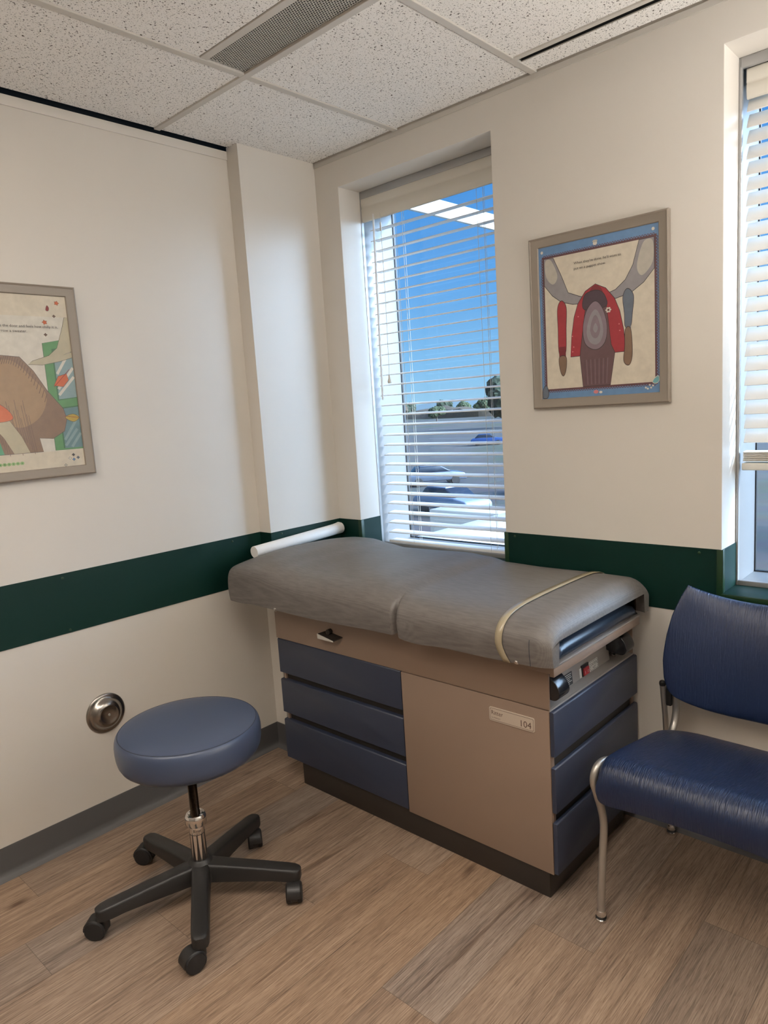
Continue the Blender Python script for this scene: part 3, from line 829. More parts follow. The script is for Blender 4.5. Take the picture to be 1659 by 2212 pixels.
# paper roll
pr = thing('paper_roll', 'white paper roll lying across the head of the examination table', 'paper roll', (.026, -.275, .915))
A, B_ = Vector((.0262, -.517, .9085)), Vector((.0262, -.022, .9290)); ax = (B_-A); Lr = ax.length
b = NB(); lathe(b, [(.0185, 0), (.0240, 0), (.0245, .002), (.0248, Lr-.002), (.0243, Lr), (.0185, Lr), (.0185, Lr-.03), (.0185, .03)], A, ax, 40)
obj('paper', b, M['paper'], pr)
b = NB(); lathe(b, [(.0150, .001), (.0186, .001), (.0186, Lr-.001), (.0150, Lr-.001)], A, ax, 32)
bmesh.ops.delete(b, geom=[f for f in b.faces if len(f.verts) > 4], context='FACES')
obj('core', b, M['core'], pr)
b = NB(); rows = []
for i in range(9):
    y = -.075+.006*i; r = []
    for k in range(7):
        a = math.radians(100-k*11); rr = .0249+.0012*k*(i/8)**2
        c = A+ax*((y-A.y)/ax.y); r.append(c+Vector((rr*math.cos(a)*-1, 0, rr*math.sin(a))))
    rows.append(r)
grid_faces(b, rows); fl = obj('loose_end', b, M['paper'], pr); so = fl.modifiers.new('solid', 'SOLIDIFY'); so.thickness = .0004

# ------------------------------------------------------------------ stool
SX, SY = .536, -1.1975
stl = thing('rolling_stool', 'round blue padded stool on a black five-star base with casters', 'stool', (SX, SY, 0))
CX, CYs = .543, -1.193
b = NB()
prof = [(0, .5720), (.06, .5718), (.12, .5708), (.17, .5685), (.192, .5660), (.1995, .5645), (.2015, .5638), (.2035, .5625), (.2075, .5570), (.2105, .5480), (.2122, .5350), (.2122, .5200), (.2108, .5030), (.2075, .4880), (.2020, .4770), (.1945, .4705), (.17, .470), (0, .470)]
lathe(b, prof, (CX, CYs, 0), seg=96); seat = obj('seat', b, M['stool'], stl, smooth=40)
b = NB(); tr = [(CX+.2006*math.cos(2*PI*k/96), CYs+.2006*math.sin(2*PI*k/96), .5640) for k in range(97)]
tube(b, tr, .0012, 6); obj('seam', b, M['stoolseam'], seat)
b = NB(); lathe(b, [(0, .470), (.125, .470), (.125, .462), (.03, .458), (.026, .440), (0, .440)], (CX, CYs, 0), seg=48); box(b, CX+.02, CX+.17, CYs-.012, CYs+.012, .455, .463, .002)
obj('seat_plate', b, M['black'], stl)
b = NB(); pr_ = [(0, .20)]
z = .24
while z < .455: pr_ += [(.0132, z), (.0142, z+.0012), (.0132, z+.0024)]; z += .0024
pr_ += [(0, .455)]
lathe(b, pr_, (SX, SY, 0), seg=20); obj('threaded_rod', b, M['rod'], stl, smooth=60)
b = NB()
lathe(b, [(.0165, .258), (.0190, .2725), (.0215, .2775), (.0275, .2765), (.0315, .2710), (.0322, .2630), (.0322, .2490), (.0300, .2430), (.0235, .2410), (.0225, .238)], (SX, SY, 0), seg=48)
bmesh.ops.delete(b, geom=[f for f in b.faces if len(f.verts) > 4], context='FACES')
col = obj('collar', b, M['chrome'], stl)
# fluted sleeve: chrome with dark tapered inlays
b = NB(); lathe(b, [(.0215, .242), (.0222, .240), (.0224, .215), (.0232, .126), (.0232, .122)], (SX, SY, 0), seg=48); sl = obj('sleeve', b, M['chrome'], stl)
b = NB()
for k in range(10):
    a0 = 2*PI*k/10
    rows = []
    for i in range(9):
        t = i/8; z = .2155-t*.0875; w = .055+.19*t**1.6; r = .0226+(.0235-.0226)*t
        rows.append([Vector((SX+r*math.cos(a0+w*s), SY+r*math.sin(a0+w*s), z)) for s in (-1, -.5, 0, .5, 1)])
    grid_faces(b, rows)
lathe(b, [(.0226, .2145), (.0229, .2145), (.0229, .2160), (.0226, .2160)], (SX, SY, 0), seg=48)
obj('inlay', b, M['plinth'], sl)
da = math.radians(-42)
cyl = lambda u, v: (SX+.0227*math.cos(da+u/.0225), SY+.0227*math.sin(da+u/.0225), v)
lettering([('Ritter', .024, .0105, -.006, .2235), ('by Midmark', .017, .0032, -.004, .2185)], cyl, M['ink'], sl)
b = NB(); lathe(b, [(0, .132), (.028, .132), (.032, .128), (.037, .120), (.044, .110), (.050, .095), (.050, .066), (.040, .060), (0, .060)], (SX, SY, 0), seg=48); obj('hub', b, M['black'], stl)
ARMS = [(-106, (-.024, -.021)), (-34, (-.004, -.031)), (38, (.020, -.018)), (182, (-.026, -.018)), (110, (.019, -.012))]
for deg, off in ARMS:
    a = math.radians(deg); u = Vector((math.cos(a), math.sin(a), 0)); w = Vector((-u.y, u.x, 0)); c = Vector((SX, SY, 0))
    b = NB(); rows = []
    K = [(.022, .0290, .1215, .066), (.05, .0268, .1190, .064), (.09, .0255, .1155, .064), (.16, .0250, .1095, .065), (.23, .0245, .1025, .0645), (.270, .0243, .0985, .0610), (.292, .0230, .0955, .0605), (.304, .0185, .0930, .0605), (.310, .011, .0910, .0610)]
    for r, hw, zt, zb in K:
        q = []
        zm = (zt+zb)/2
        for s, zz in ((-1, zb), (-1, zt-.008), (-.86, zt-.002), (-.68, zt), (.68, zt), (.86, zt-.002), (1, zt-.008), (1, zb)):
            q.append(c+u*r+w*(hw*s)+Vector((0, 0, zz)))
        rows.append(q)
    R = grid_faces(b, rows, close_u=True); b.faces.new(R[0]); b.faces.new(R[-1])
    obj('base_arm', b, M['black'], stl, smooth=40)
    # caster
    piv = c+u*.287; d = Vector((off[0], off[1], 0)); dl = d.length; d.normalize(); axl = Vector((-d.y, d.x, 0)); cen = piv+d*.027+Vector((0, 0, .0290))
    b = NB()
    lathe(b, [(0, .030), (.013, .030), (.013, .058), (0, .058)], piv, seg=24)
    # hood: arc shell over the wheels
    rows = []
    for k in range(15):
        t = math.radians(-35+k*15.5); rad = d*(-math.cos(t))+Vector((0, 0, math.sin(t)))
        ro, ri = .0325, .0295
        rows.append([cen+rad*ri-axl*.0215, cen+rad*ro-axl*.0190, cen+rad*ro+axl*.0190, cen+rad*ri+axl*.0215])
    Rg = grid_faces(b, rows, close_u=True); b.faces.new(Rg[0]); b.faces.new(Rg[-1])
    lathe(b, [(0, -.010), (.0275, -.009), (.0275, .009), (0, .010)], cen+Vector((0, 0, .001)), axl, 32)
    cs = obj('caster', b, M['black'], stl)
    for sgn in (-1, 1):
        b = NB(); lathe(b, [(0, 0), (.0280, 0), (.0290, .002), (.0290, .011), (.0272, .0138), (.024, .0145), (0, .0150)], cen+axl*(sgn*.0095), axl*sgn, 36); obj('wheel', b, M['rubber'], cs)

# ------------------------------------------------------------------ side chair
CXc = 1.82
ch = thing('side_chair', 'navy vinyl visitor chair with silver tube legs under the right window', 'chair', (CXc, -.32, 0))
top = [(-.094, .402), (-.130, .415), (-.20, .434), (-.35, .4630), (-.45, .4815), (-.5285, .4932), (-.558, .4905), (-.577, .4812), (-.590, .464), (-.5985, .440), (-.6005, .405), (-.5965, .377)]
top = spline([(0, y, z) for y, z in top], 4)
inner = spline([(0, y, z) for y, z in [(-.584, .378), (-.574, .405), (-.562, .430), (-.535, .445), (-.45, .440), (-.35, .425), (-.20, .398), (-.13, .385), (-.105, .388)]], 4)
prof = [(p.y, p.z) for p in top]+[(p.y, p.z) for p in inner]
b = NB(); rows = []; HWs = .2715
N_ = 40
for k in range(N_+1):
    s = -math.cos(PI*k/N_); s = math.copysign(abs(s)**.8, s)
    e = (1-abs(s)**26)**.5 if abs(s) < 1 else 0
    r = []
    for j, (y, z) in enumerate(prof):
        hw = HWs
        t = max(0, (y+.22)/.126); hw -= .075*t**2.2          # rear corners round in
        zc = z
        ym = y
        # shrink thickness to the mid line at the side edges
        jj = min(j, len(prof)-1-j); 
        opp = prof[len(prof)-1-j]
        my, mz = (y+opp[0])/2, (z+opp[1])/2
        f = .35+.65*e
        yy, zz = my+(y-my)*f, mz+(z-mz)*f
        zz -= .010*(1-s*s)*max(0, min(1, (-.05-y)/.3))*max(0, min(1, (y+.56)/.10))*.6
        if y < -.55: zz += .016*(1-s*s)*max(0, (.47-z)/.1)
        r.append(Vector((CXc+s*hw, yy, zz)))
    rows.append(r)
R = grid_faces(b, rows, close_u=True); b.faces.new(R[0]); b.faces.new(R[-1])
obj('seat', b, M['navy'], ch, smooth=60)
# backrest
b = NB()
def back_pt(u, v, side):
    K = [(0, .232), (.05, .252), (.16, .264), (.34, .2685), (.55, .262), (.75, .250), (.92, .230), (1, .217)]
    for (a, p), (c, q) in zip(K, K[1:]):
        if v <= c: t = (v-a)/(c-a); hw = p+(q-p)*t; break
    zb = .486+.044*abs(u)**3; zt = .818+.047*abs(u)**2.4
    z = zb+(zt-zb)*v
    yc = -.098+.055*v-.016*math.sin(PI*v)+.02*v**3
    y = yc-.052*u*u
    e = ((1-abs(u)**10)*(1-abs(2*v-1)**12))**.5
    th = .017*(.15+.85*e)
    return Vector((CXc+u*hw, y+side*th, z))
nu, nv = 40, 26
for side in (-1, 1):
    rows = [[back_pt(math.sin(PI/2*(2*i/nu-1)), .5-.5*math.cos(PI*j/nv), side) for i in range(nu+1)] for j in range(nv+1)]
    grid_faces(b, rows)
be = [e for e in b.edges if len(e.link_faces) == 1]
n = (nu+1)*(nv+1); b.verts.ensure_lookup_table()
def vid(side, i, j): return b.verts[side*n+j*(nu+1)+i]
ringp = [(i, 0) for i in range(nu)]+[(nu, j) for j in range(nv)]+[(i, nv) for i in range(nu, 0, -1)]+[(0, j) for j in range(nv, 0, -1)]
for k in range(len(ringp)):
    a, c = ringp[k], ringp[(k+1) % len(ringp)]
    b.faces.new((vid(0, *a), vid(0, *c), vid(1, *c), vid(1, *a)))
obj('backrest', b, M['navy'], ch, smooth=60)
for sg in (-1, 1):
    X = lambda d: CXc+sg*(.285-d)
    fr = NB()
    P = spline([(X(0), -.5555, .030), (X(0), -.5480, .12), (X(0), -.5380, .20), (X(0), -.5290, .275), (X(-.001), -.5400, .330), (X(-.001), -.5640, .385), (X(-.002), -.5790, .430), (X(.001), -.5660, .4620), (X(.006), -.535, .4700), (X(.016), -.500, .4600), (X(.028), -.44, .434), (X(.034), -.35, .415), (X(.034), -.22, .392), (X(.034), -.150, .394), (X(.035), -.112, .416), (X(.036), -.094, .455), (X(.036), -.096, .50), (X(.036), -.098, .560)], 6)
    tube(fr, P, .0108, 18); f = obj('leg', fr, M['chairmetal'], ch, smooth=60)
    rr = NB(); tube(rr, [(X(0), -.0440, .028), (X(0), -.075, .30), (X(.002), -.0925, .43), (X(.004), -.118, .548)], .0088, 18); rl = obj('leg', rr, M['chairmetal'], ch, smooth=60)
    cp_ = NB(); lathe(cp_, [(0, 0), (.0095, 0), (.0100, .006), (.0085, .012), (.004, .0155), (0, .016)], (X(.004), -.118, .546), (0, -.2, 1), 20); obj('tube_cap', cp_, M['black'], rl)
    br = NB(); box(br, *sorted((X(.012), X(.028))), -.114, -.090, .478, .545, .003); obj('back_bracket', br, M['black'], ch)
    for y in (-.5565, -.0430):
        g = NB(); lathe(g, [(0, 0), (.013, 0), (.0155, .004), (.0150, .009), (.0125, .011)], (X(0), y, 0), seg=24); gl = obj('glide', g, M['chrome'], ch)
        g = NB(); lathe(g, [(.0140, .011), (.0150, .013), (.0135, .017), (.0115, .0175)], (X(0), y, 0), seg=24); obj('glide_ring', g, M['black'], gl)
        g = NB(); lathe(g, [(.0128, .0175), (.0135, .020), (.0130, .027), (.0112, .033)], (X(0), y, 0), seg=24); obj('glide_collar', g, M['chrome'], gl)
cb = NB()
for y, z in ((-.44, .428), (-.19, .384)): tube(cb, [(CXc-.25, y, z), (CXc+.25, y, z)], .009, 12)
obj('cross_bar', cb, M['chairmetal'], ch)

# ------------------------------------------------------------------ pictures
PAL = dict(cream=(.60, .54, .435), cream2=(.60, .54, .43), blue=lin(98, 132, 170), maroon=lin(92, 62, 66), red=lin(150, 48, 56), redd=lin(112, 38, 44), lilac=lin(126, 110, 118), brown=lin(96, 72, 74), brownd=lin(70, 56, 64), grey=lin(138, 134, 136), greyl=lin(176, 170, 158), slate=lin(96, 104, 116), orange=lin(190, 100, 66), white=lin(205, 200, 188), dark=lin(48, 42, 44), pink=lin(196, 120, 120), teal=lin(110, 165, 170),
           tan=lin(122, 98, 80), tan2=lin(150, 124, 96), tan3=lin(96, 74, 62), green=lin(84, 132, 86), greend=lin(56, 96, 66), mint=lin(88, 150, 116), pane=lin(128, 150, 152), paned=lin(96, 124, 128), pale=lin(178, 170, 146), yellow=lin(172, 148, 70), wine=lin(120, 40, 40), limeg=lin(136, 168, 112))
PM = {k: mat('print_'+k, v, .32, spec=.45, var=.07, vscale=45) for k, v in PAL.items()}
PNAMES = list(PM)
def catm(pts, n=6):
    P = [Vector((*p, 0)) for p in pts]; m = len(P); out = []
    for i in range(m):
        a, b_, c, d = P[i-1], P[i], P[(i+1) % m], P[(i+2) % m]
        for k in range(n):
            t = k/n; q = .5*((2*b_)+(c-a)*t+(2*a-5*b_+4*c-d)*t*t+(3*b_-a-3*c+d)*t**3); out.append((q.x, q.y))
    return out
class Art:
    def __init__(s, fn): s.bm = NB(); s.fn = fn; s.layer = 0
    def poly(s, pts, col, smooth=False, outline=None, ow=.004, keep=False):
        if smooth: pts = catm(pts)
        if outline:
            cx = sum(p[0] for p in pts)/len(pts); cy = sum(p[1] for p in pts)/len(pts)
            n = len(pts); big = []
            ar = sum(pts[i][0]*pts[(i+1) % n][1]-pts[(i+1) % n][0]*pts[i][1] for i in range(n)); sg = 1 if ar > 0 else -1
            for i in range(n):
                a, c = Vector(pts[i-1]), Vector(pts[(i+1) % n]); d = (c-a)
                if d.length < 1e-9: big.append(pts[i]); continue
                d.normalize(); big.append((pts[i][0]+sg*d.y*ow, pts[i][1]-sg*d.x*ow))
            s.poly(big, outline)
        if not keep: s.layer += 1
        vs = [s.bm.verts.new(s.fn(u, v, 2e-5*s.layer)) for u, v in pts]
        es = []
        for i in range(len(vs)):
            es.append(s.bm.edges.new((vs[i], vs[(i+1) % len(vs)])))
        r = bmesh.ops.triangle_fill(s.bm, use_beauty=True, use_dissolve=False, edges=es)
        for f in r['geom']:
            if isinstance(f, bmesh.types.BMFace): f.material_index = PNAMES.index(col)
    def rect(s, a, c, b_, d, col): s.poly([(a, b_), (c, b_), (c, d), (a, d)], col)
    def dot(s, u, v, ru, rv, col, n=10, keep=True): s.poly([(u+ru*math.cos(2*PI*k/n), v+rv*math.sin(2*PI*k/n)) for k in range(n)], col, keep=keep)
    def lift(s): s.layer += 1
    def line(s, pts, w, col):
        for a, c in zip(pts, pts[1:]):
            a, c = Vector(a), Vector(c); d = (c-a).normalized(); p = Vector((-d.y, d.x))*w/2
            s.poly([tuple(a-p), tuple(c-p), tuple(c+p), tuple(a+p)], col, keep=True)
    def done(s, name, parent):
        bm = s.bm; mats = [PM[k] for k in PNAMES]
        me_o = obj(name, bm, mats, parent, smooth=0); return me_o

def frame_mesh(fn, u0, u1, v0, v1, w, d):
    """mitred frame moulding; fn(u, v, depth) gives the point"""
    prof = [(0, 0), (0, d*.86), (w*.06, d*.95), (w*.13, d), (w*.20, d*.93), (w*.24, d*.90), (w*.86, d*.72), (w*.93, d*.70), (w, d*.55), (w, 0)]
    bm = NB(); rows = []
    for su, sv, cu, cv in ((1, 1, u0, v0), (-1, 1, u1, v0), (-1, -1, u1, v1), (1, -1, u0, v1)):
        rows.append([Vector(fn(cu+su*a, cv+sv*a, h)) for a, h in prof])
    grid_faces(bm, rows, close_v=True)
    return bm
# right picture, on the window wall
RX0, RX1, RZ0, RZ1 = 1.0512, 1.5265, 1.4205, 1.9900
fr = lambda x, z, h: (x, -.0005-h, z)
pic = thing('picture_frame', 'taupe framed poster with a blue border hanging between the two windows', 'picture', ((RX0+RX1)/2, 0, RZ0))
obj('frame', frame_mesh(fr, RX0, RX1, RZ0, RZ1, .0325, .018), M['picframe'], pic, smooth=20)
PX0, PX1, PZ0, PZ1 = 1.0825, 1.4955, 1.4515, 1.9595
fa = lambda u, v, h: (PX0+u*(PX1-PX0), -.008-h, PZ0+v*(PZ1-PZ0))
A_ = Art(fa)
A_.rect(0, 1, 0, 1, 'blue')
# inner panel with maroon scalloped edging
iu0, iu1, iv0, iv1 = .045, .968, .062, .925
A_.rect(iu0-.012, iu1+.012, iv0-.010, iv1+.010, 'maroon')
A_.lift()
for col_, r_ in (('maroon', 1), ('blue', .5)):
    for k in range(44):
        for v in (iv0-.011, iv1+.011): A_.dot(iu0+(iu1-iu0)*(k+.5)/44, v, .0092*r_, .0085*r_, col_, 8)
    for k in range(50):
        for u in (iu0-.013, iu1+.013): A_.dot(u, iv0+(iv1-iv0)*(k+.5)/50, .0105*r_, .0078*r_, col_, 8)
    A_.lift()
A_.rect(iu0+.006, iu1-.006, iv0+.005, iv1-.005, 'cream')
# generic stand-in: grey swags, a red mound, a brown column with pale rings and two upright bars
A_.poly([(.052, .92), (.135, .915), (.20, .80), (.26, .68), (.36, .645), (.40, .635), (.40, .60), (.30, .605), (.20, .63), (.12, .68), (.052, .75)], 'grey', False, 'dark')
A_.poly([(.062, .90), (.115, .905), (.17, .80), (.13, .75), (.07, .80)], 'greyl', True)
A_.poly([(.85, .918), (.96, .918), (.96, .74), (.88, .67), (.78, .62), (.66, .60), (.57, .60), (.57, .63), (.66, .65), (.74, .70), (.80, .78)], 'grey', False, 'dark')
A_.poly([(.88, .90), (.95, .90), (.95, .78), (.87, .71), (.83, .77)], 'greyl', True)
A_.poly([(.27, .27), (.285, .40), (.31, .52), (.345, .60), (.41, .67), (.495, .705), (.58, .67), (.65, .60), (.69, .52), (.72, .40), (.735, .27)], 'red', False, 'dark')
A_.poly([(.44, .655), (.49, .70), (.55, .665), (.56, .56), (.42, .56)], 'redd', True)
A_.poly([(.36, .30), (.355, .26), (.375, .07), (.605, .07), (.645, .27), (.615, .32), (.575, .62), (.42, .62)], 'brown', False, 'dark'); A_.lift()
for k in range(12):
    u = .40+.016*k; A_.line([(u, .08), (u+.01*(k-5)/5, .24)], .003, 'lilac' if k % 2 else 'brownd')
A_.poly([(.40, .64), (.46, .665), (.53, .66), (.575, .62), (.575, .56), (.40, .56)], 'brownd', True, 'dark')
A_.poly([(.385, .44), (.42, .55), (.49, .60), (.55, .55), (.585, .44), (.565, .34), (.49, .30), (.405, .34)], 'lilac', True, 'dark')
A_.poly([(.415, .42), (.445, .51), (.49, .55), (.53, .51), (.555, .42), (.535, .355), (.49, .33), (.435, .355)], 'grey', True)
A_.poly([(.445, .43), (.465, .49), (.49, .515), (.515, .49), (.53, .43), (.515, .385), (.49, .37), (.46, .385)], 'lilac', True)
A_.poly([(.47, .43), (.49, .465), (.51, .43), (.49, .405)], 'grey', True)
# plain upright bars at the sides
A_.poly([(.165, .59), (.20, .635), (.24, .59), (.235, .46), (.225, .30), (.17, .30), (.165, .46)], 'red', True, 'dark')
A_.rect(.168, .228, .27, .34, 'redd'); A_.poly([(.17, .27), (.228, .27), (.225, .19), (.20, .15), (.175, .19)], 'tan', True, 'dark')
A_.poly([(.72, .60), (.755, .645), (.80, .60), (.79, .50), (.775, .42), (.735, .42), (.73, .50)], 'slate', True, 'dark')
A_.rect(.735, .778, .40, .45, 'slate'); A_.poly([(.735, .40), (.775, .40), (.785, .25), (.76, .185), (.72, .21), (.73, .30)], 'tan', True, 'dark')
A_.lift()
for u, v in ((.29, .40), (.30, .33), (.345, .52), (.685, .44), (.69, .40), (.29, .30)): A_.dot(u, v, .006, .004, 'pink')
A_.lift()
for k in range(6):
    t = 2*PI*k/6; A_.dot(.600+.016*math.cos(t), .535+.012*math.sin(t), .009, .006, 'white', 8)
A_.lift(); A_.dot(.600, .535, .006, .005, 'dark')
# small ornaments in the border
A_.lift(); A_.dot(.50, .955, .018, .012, 'white'); A_.lift(); A_.dot(.50, .968, .022, .008, 'greyl'); A_.dot(.035, .965, .012, .010, 'white'); A_.dot(.955, .966, .012, .010, 'white')
A_.dot(.485, .030, .022, .012, 'pink'); A_.dot(.525, .026, .014, .008, 'white')
A_.poly([(.955, .085), (.985, .10), (.99, .075), (.97, .06), (.945, .065)], 'teal', True, 'white'); 
A_.lift()
for u, v in ((.89, .035), (.905, .028), (.93, .033), (.945, .045), (.92, .05)): A_.dot(u, v, .008, .006, 'white')
A_.poly([(.01, .06), (.04, .09), (.06, .05), (.05, .012), (.01, .012)], 'slate', True, 'dark')
pr_o = A_.done('print', pic)
lettering([("When they're done, he'll want to", 1.3755-1.2145, .0078, 1.2145, 1.8835), ("put on a puppet show.", 1.325-1.2145, .0078, 1.2145, 1.8665)], lambda x, z: (x, -.0108, z), PM['dark'], pr_o)
b = NB(); v = [b.verts.new(fr(x, z, .004)) for x, z in ((RX0+.01, RZ0+.01), (RX1-.01, RZ0+.01), (RX1-.01, RZ1-.01), (RX0+.01, RZ1-.01))]; b.faces.new(v)
bmesh.ops.solidify(b, geom=b.faces[:], thickness=.003); obj('backing', b, M['core'], pic, smooth=0)

# left picture, on the left wall
LY1, LZ0, LZ1 = -1.0956, 1.2978, 1.9265; LY0 = LY1-.505
fl_ = lambda y, z, h: (XM+.0005+h, y, z)
pic2 = thing('picture_frame', 'taupe framed poster with autumn leaves hanging on the left wall', 'picture', (XM, (LY0+LY1)/2, LZ0))
obj('frame', frame_mesh(fl_, LY0, LY1, LZ0, LZ1, .0325, .018), M['picframe'], pic2, smooth=20)
b = NB(); v = [b.verts.new(fl_(y, z, .004)) for y, z in ((LY0+.01, LZ0+.01), (LY1-.01, LZ0+.01), (LY1-.01, LZ1-.01), (LY0+.01, LZ1-.01))]; b.faces.new(v)
bmesh.ops.solidify(b, geom=b.faces[:], thickness=.003); obj('backing', b, M['core'], pic2, smooth=0)
QY1, QZ0, QZ1 = -1.1265, 1.3285, 1.8975; QY0 = LY0+.031
fb = lambda y, z, h: (XM+.008+h, y, z)
A_ = Art(fb)
R_ = A_.rect
R_(QY0, QY1, QZ0, QZ1, 'cream2'); R_(QY0, QY1, 1.385, 1.826, 'white')
# green door with glazed panes
A_.poly([(-1.2215, 1.387), (-1.2215, 1.740), (-1.1275, 1.758), (-1.1275, 1.387)], 'green', False, 'dark', .0012)
A_.poly([(-1.194, 1.392), (-1.194, 1.722), (-1.1275, 1.732), (-1.1275, 1.392)], 'greend')
A_.poly([(-1.189, 1.556), (-1.189, 1.716), (-1.1275, 1.726), (-1.1275, 1.562)], 'pane')
A_.poly([(-1.189, 1.392), (-1.189, 1.524), (-1.1275, 1.530), (-1.1275, 1.392)], 'paned')
A_.poly([(-1.194, 1.528), (-1.194, 1.552), (-1.1275, 1.560), (-1.1275, 1.534)], 'green')
A_.lift()
for a, c in (((-1.187, 1.59), (-1.13, 1.66)), ((-1.187, 1.57), (-1.13, 1.63)), ((-1.185, 1.64), (-1.135, 1.715)), ((-1.186, 1.42), (-1.13, 1.50)), ((-1.186, 1.40), (-1.14, 1.455)), ((-1.165, 1.395), (-1.13, 1.44))):
    A_.line([a, c], .009, 'pane' if a[1] < 1.5 else 'white')
# pale birch branch crossing the door
A_.poly([(-1.275, 1.672), (-1.26, 1.682), (-1.205, 1.700), (-1.175, 1.725), (-1.150, 1.79), (-1.1385, 1.826), (-1.1275, 1.826), (-1.1275, 1.715), (-1.16, 1.702), (-1.1275, 1.712), (-1.1275, 1.695), (-1.17, 1.682), (-1.23, 1.670)], 'pale', False, 'dark', .0012)
# brown boulder and grass (generic stand-in)
A_.poly([(QY0, 1.387), (QY0, 1.60), (-1.44, 1.665), (-1.36, 1.700), (-1.30, 1.695), (-1.262, 1.650), (-1.225, 1.585), (-1.180, 1.525), (-1.172, 1.490), (-1.185, 1.450), (-1.225, 1.428), (-1.27, 1.432), (-1.262, 1.387)], 'tan', False, 'dark', .0014)
A_.poly([(-1.40, 1.66), (-1.33, 1.685), (-1.27, 1.63), (-1.23, 1.57), (-1.26, 1.50), (-1.33, 1.47), (-1.40, 1.52)], 'tan2', True)
A_.lift()
for k in range(22):
    a = -1.385+.007*k; A_.line([(a, 1.66+.03*math.sin(k*.15)-.0009*k*k*.28), (a+.010, 1.685+.03*math.sin(k*.15)-.0009*k*k*.28)], .0022, 'tan3')
for k in range(19):
    a = -1.40+.0065*k; A_.line([(a, 1.40+.02*math.sin(k)), (a-.012, 1.53+.03*math.sin(k*1.7))], .0016, 'tan3')
A_.poly([(QY0, 1.387), (QY0, 1.46), (-1.40, 1.455), (-1.385, 1.387)], 'mint')
A_.poly([(-1.415, 1.49), (-1.36, 1.50), (-1.325, 1.44), (-1.305, 1.387), (-1.355, 1.387), (-1.38, 1.44)], 'pale', False, 'tan3', .0012)
A_.poly([(-1.46, 1.50), (-1.42, 1.555), (-1.37, 1.54), (-1.345, 1.50), (-1.40, 1.49)], 'orange', True, 'dark', .0012)
# leaves
def leaf(y, z, s, col, n=5, rot=0):
    pts = []
    for k in range(2*n):
        t = PI*k/n+rot; r = s if k % 2 == 0 else s*.55
        pts.append((y+r*math.cos(t), z+r*.9*math.sin(t)))
    A_.poly(pts, col, False, 'dark', .0008)
leaf(-1.1585, 1.872, .0085, 'orange', 5); leaf(-1.205, 1.808, .009, 'orange', 5, .6)
A_.poly([(-1.196, 1.848), (-1.191, 1.862), (-1.186, 1.855), (-1.189, 1.846)], 'wine', True, 'dark', .0008)
leaf(-1.172, 1.829, .0055, 'tan3', 4); leaf(-1.207, 1.768, .006, 'tan3', 4)
A_.poly([(-1.200, 1.602), (-1.183, 1.632), (-1.155, 1.640), (-1.150, 1.620), (-1.170, 1.598)], 'orange', False, 'dark', .0012); A_.lift(); A_.line([(-1.20, 1.598), (-1.143, 1.655)], .0018, 'wine')
A_.poly([(-1.176, 1.495), (-1.150, 1.505), (-1.130, 1.493), (-1.150, 1.480)], 'yellow', True, 'dark', .0012); A_.lift(); A_.line([(-1.180, 1.50), (-1.131, 1.493)], .0015, 'wine')
A_.lift()
for k in range(18): A_.dot(-1.335-.0135*k, 1.355, .0065, .0055, 'limeg', 10)
A_.lift()
for k in range(18): A_.dot(-1.335-.0135*k, 1.355, .002, .002, 'greend', 6)
for y, z, c in ((-1.165, 1.352, 'blue'), (-1.150, 1.357, 'slate'), (-1.165, 1.368, 'dark'), (-1.195, 1.335, 'greyl'), (-1.178, 1.357, 'white')): leaf(y, z, .0055, c, 4)
pr2 = A_.done('print', pic2)
lettering([('opens the door and feels how chilly it is,', .208, .0085, -1.3725, 1.7895), ('borrow a sweater.', .098, .0085, -1.3640, 1.7735)], lambda y, z: (XM+.0108, y, z), PM['dark'], pr2)

# ------------------------------------------------------------------ round steel cover on the left wall
cv = thing('round_wall_cover', 'round domed steel cover plate on the left wall above the baseboard', 'cover plate', (XM, -1.163, .430))
b = NB(); lathe(b, [(.0725, 0), (.0725, .0025), (.0715, .0045), (.066, .0065), (.0615, .0070), (.0585, .0085), (.0545, .0125), (.0505, .0205), (.043, .0275), (.035, .0310), (.0335, .0312), (.030, .0296), (.012, .0290), (0, .0290)], (XM, -1.163, .430), (1, 0, 0), 72)
dome = obj('dome', b, M['pewter'], cv, smooth=50)
b = NB(); lathe(b, [(.0048, 0), (.0048, .0012), (.003, .0022), (.0022, .0012), (0, .0010)], (XM+.0288, -1.163, .430), (1, 0, 0), 20); obj('screw', b, M['satin'], cv)

# ------------------------------------------------------------------ outdoors
GZ = -4.3
def ground_mat():
    m, nt, bs = new_mat('asphalt_and_grass'); N = nt.nodes.new; L = nt.links.new
    tc = N('ShaderNodeTexCoord'); n = N('ShaderNodeTexNoise'); n.inputs['Scale'].default_value = .045; n.inputs['Detail'].default_value = 4
    L(tc.outputs['Object'], n.inputs['Vector'])
    n2 = N('ShaderNodeTexNoise'); n2.inputs['Scale'].default_value = .6; n2.inputs['Detail'].default_value = 6; L(tc.outputs['Object'], n2.inputs['Vector'])
    r = N('ShaderNodeValToRGB'); r.color_ramp.interpolation = 'EASE'
    e = r.color_ramp.elements; e[0].position = .40; e[0].color = (.060, .058, .060, 1); e[1].position = .60; e[1].color = (.050, .058, .028, 1)
    e2 = e.new(.47); e2.color = (.080, .072, .066, 1)
    L(n.outputs['Fac'], r.inputs['Fac'])
    mx = N('ShaderNodeMix'); mx.data_type = 'RGBA'; mx.blend_type = 'MULTIPLY'; mx.inputs[0].default_value = .6
    L(r.outputs['Color'], mx.inputs[6]); L(n2.outputs['Color'], mx.inputs[7]); L(mx.outputs[2], bs.inputs['Base Color'])
    bs.inputs['Roughness'].default_value = .9
    return m
M['ground'] = ground_mat()
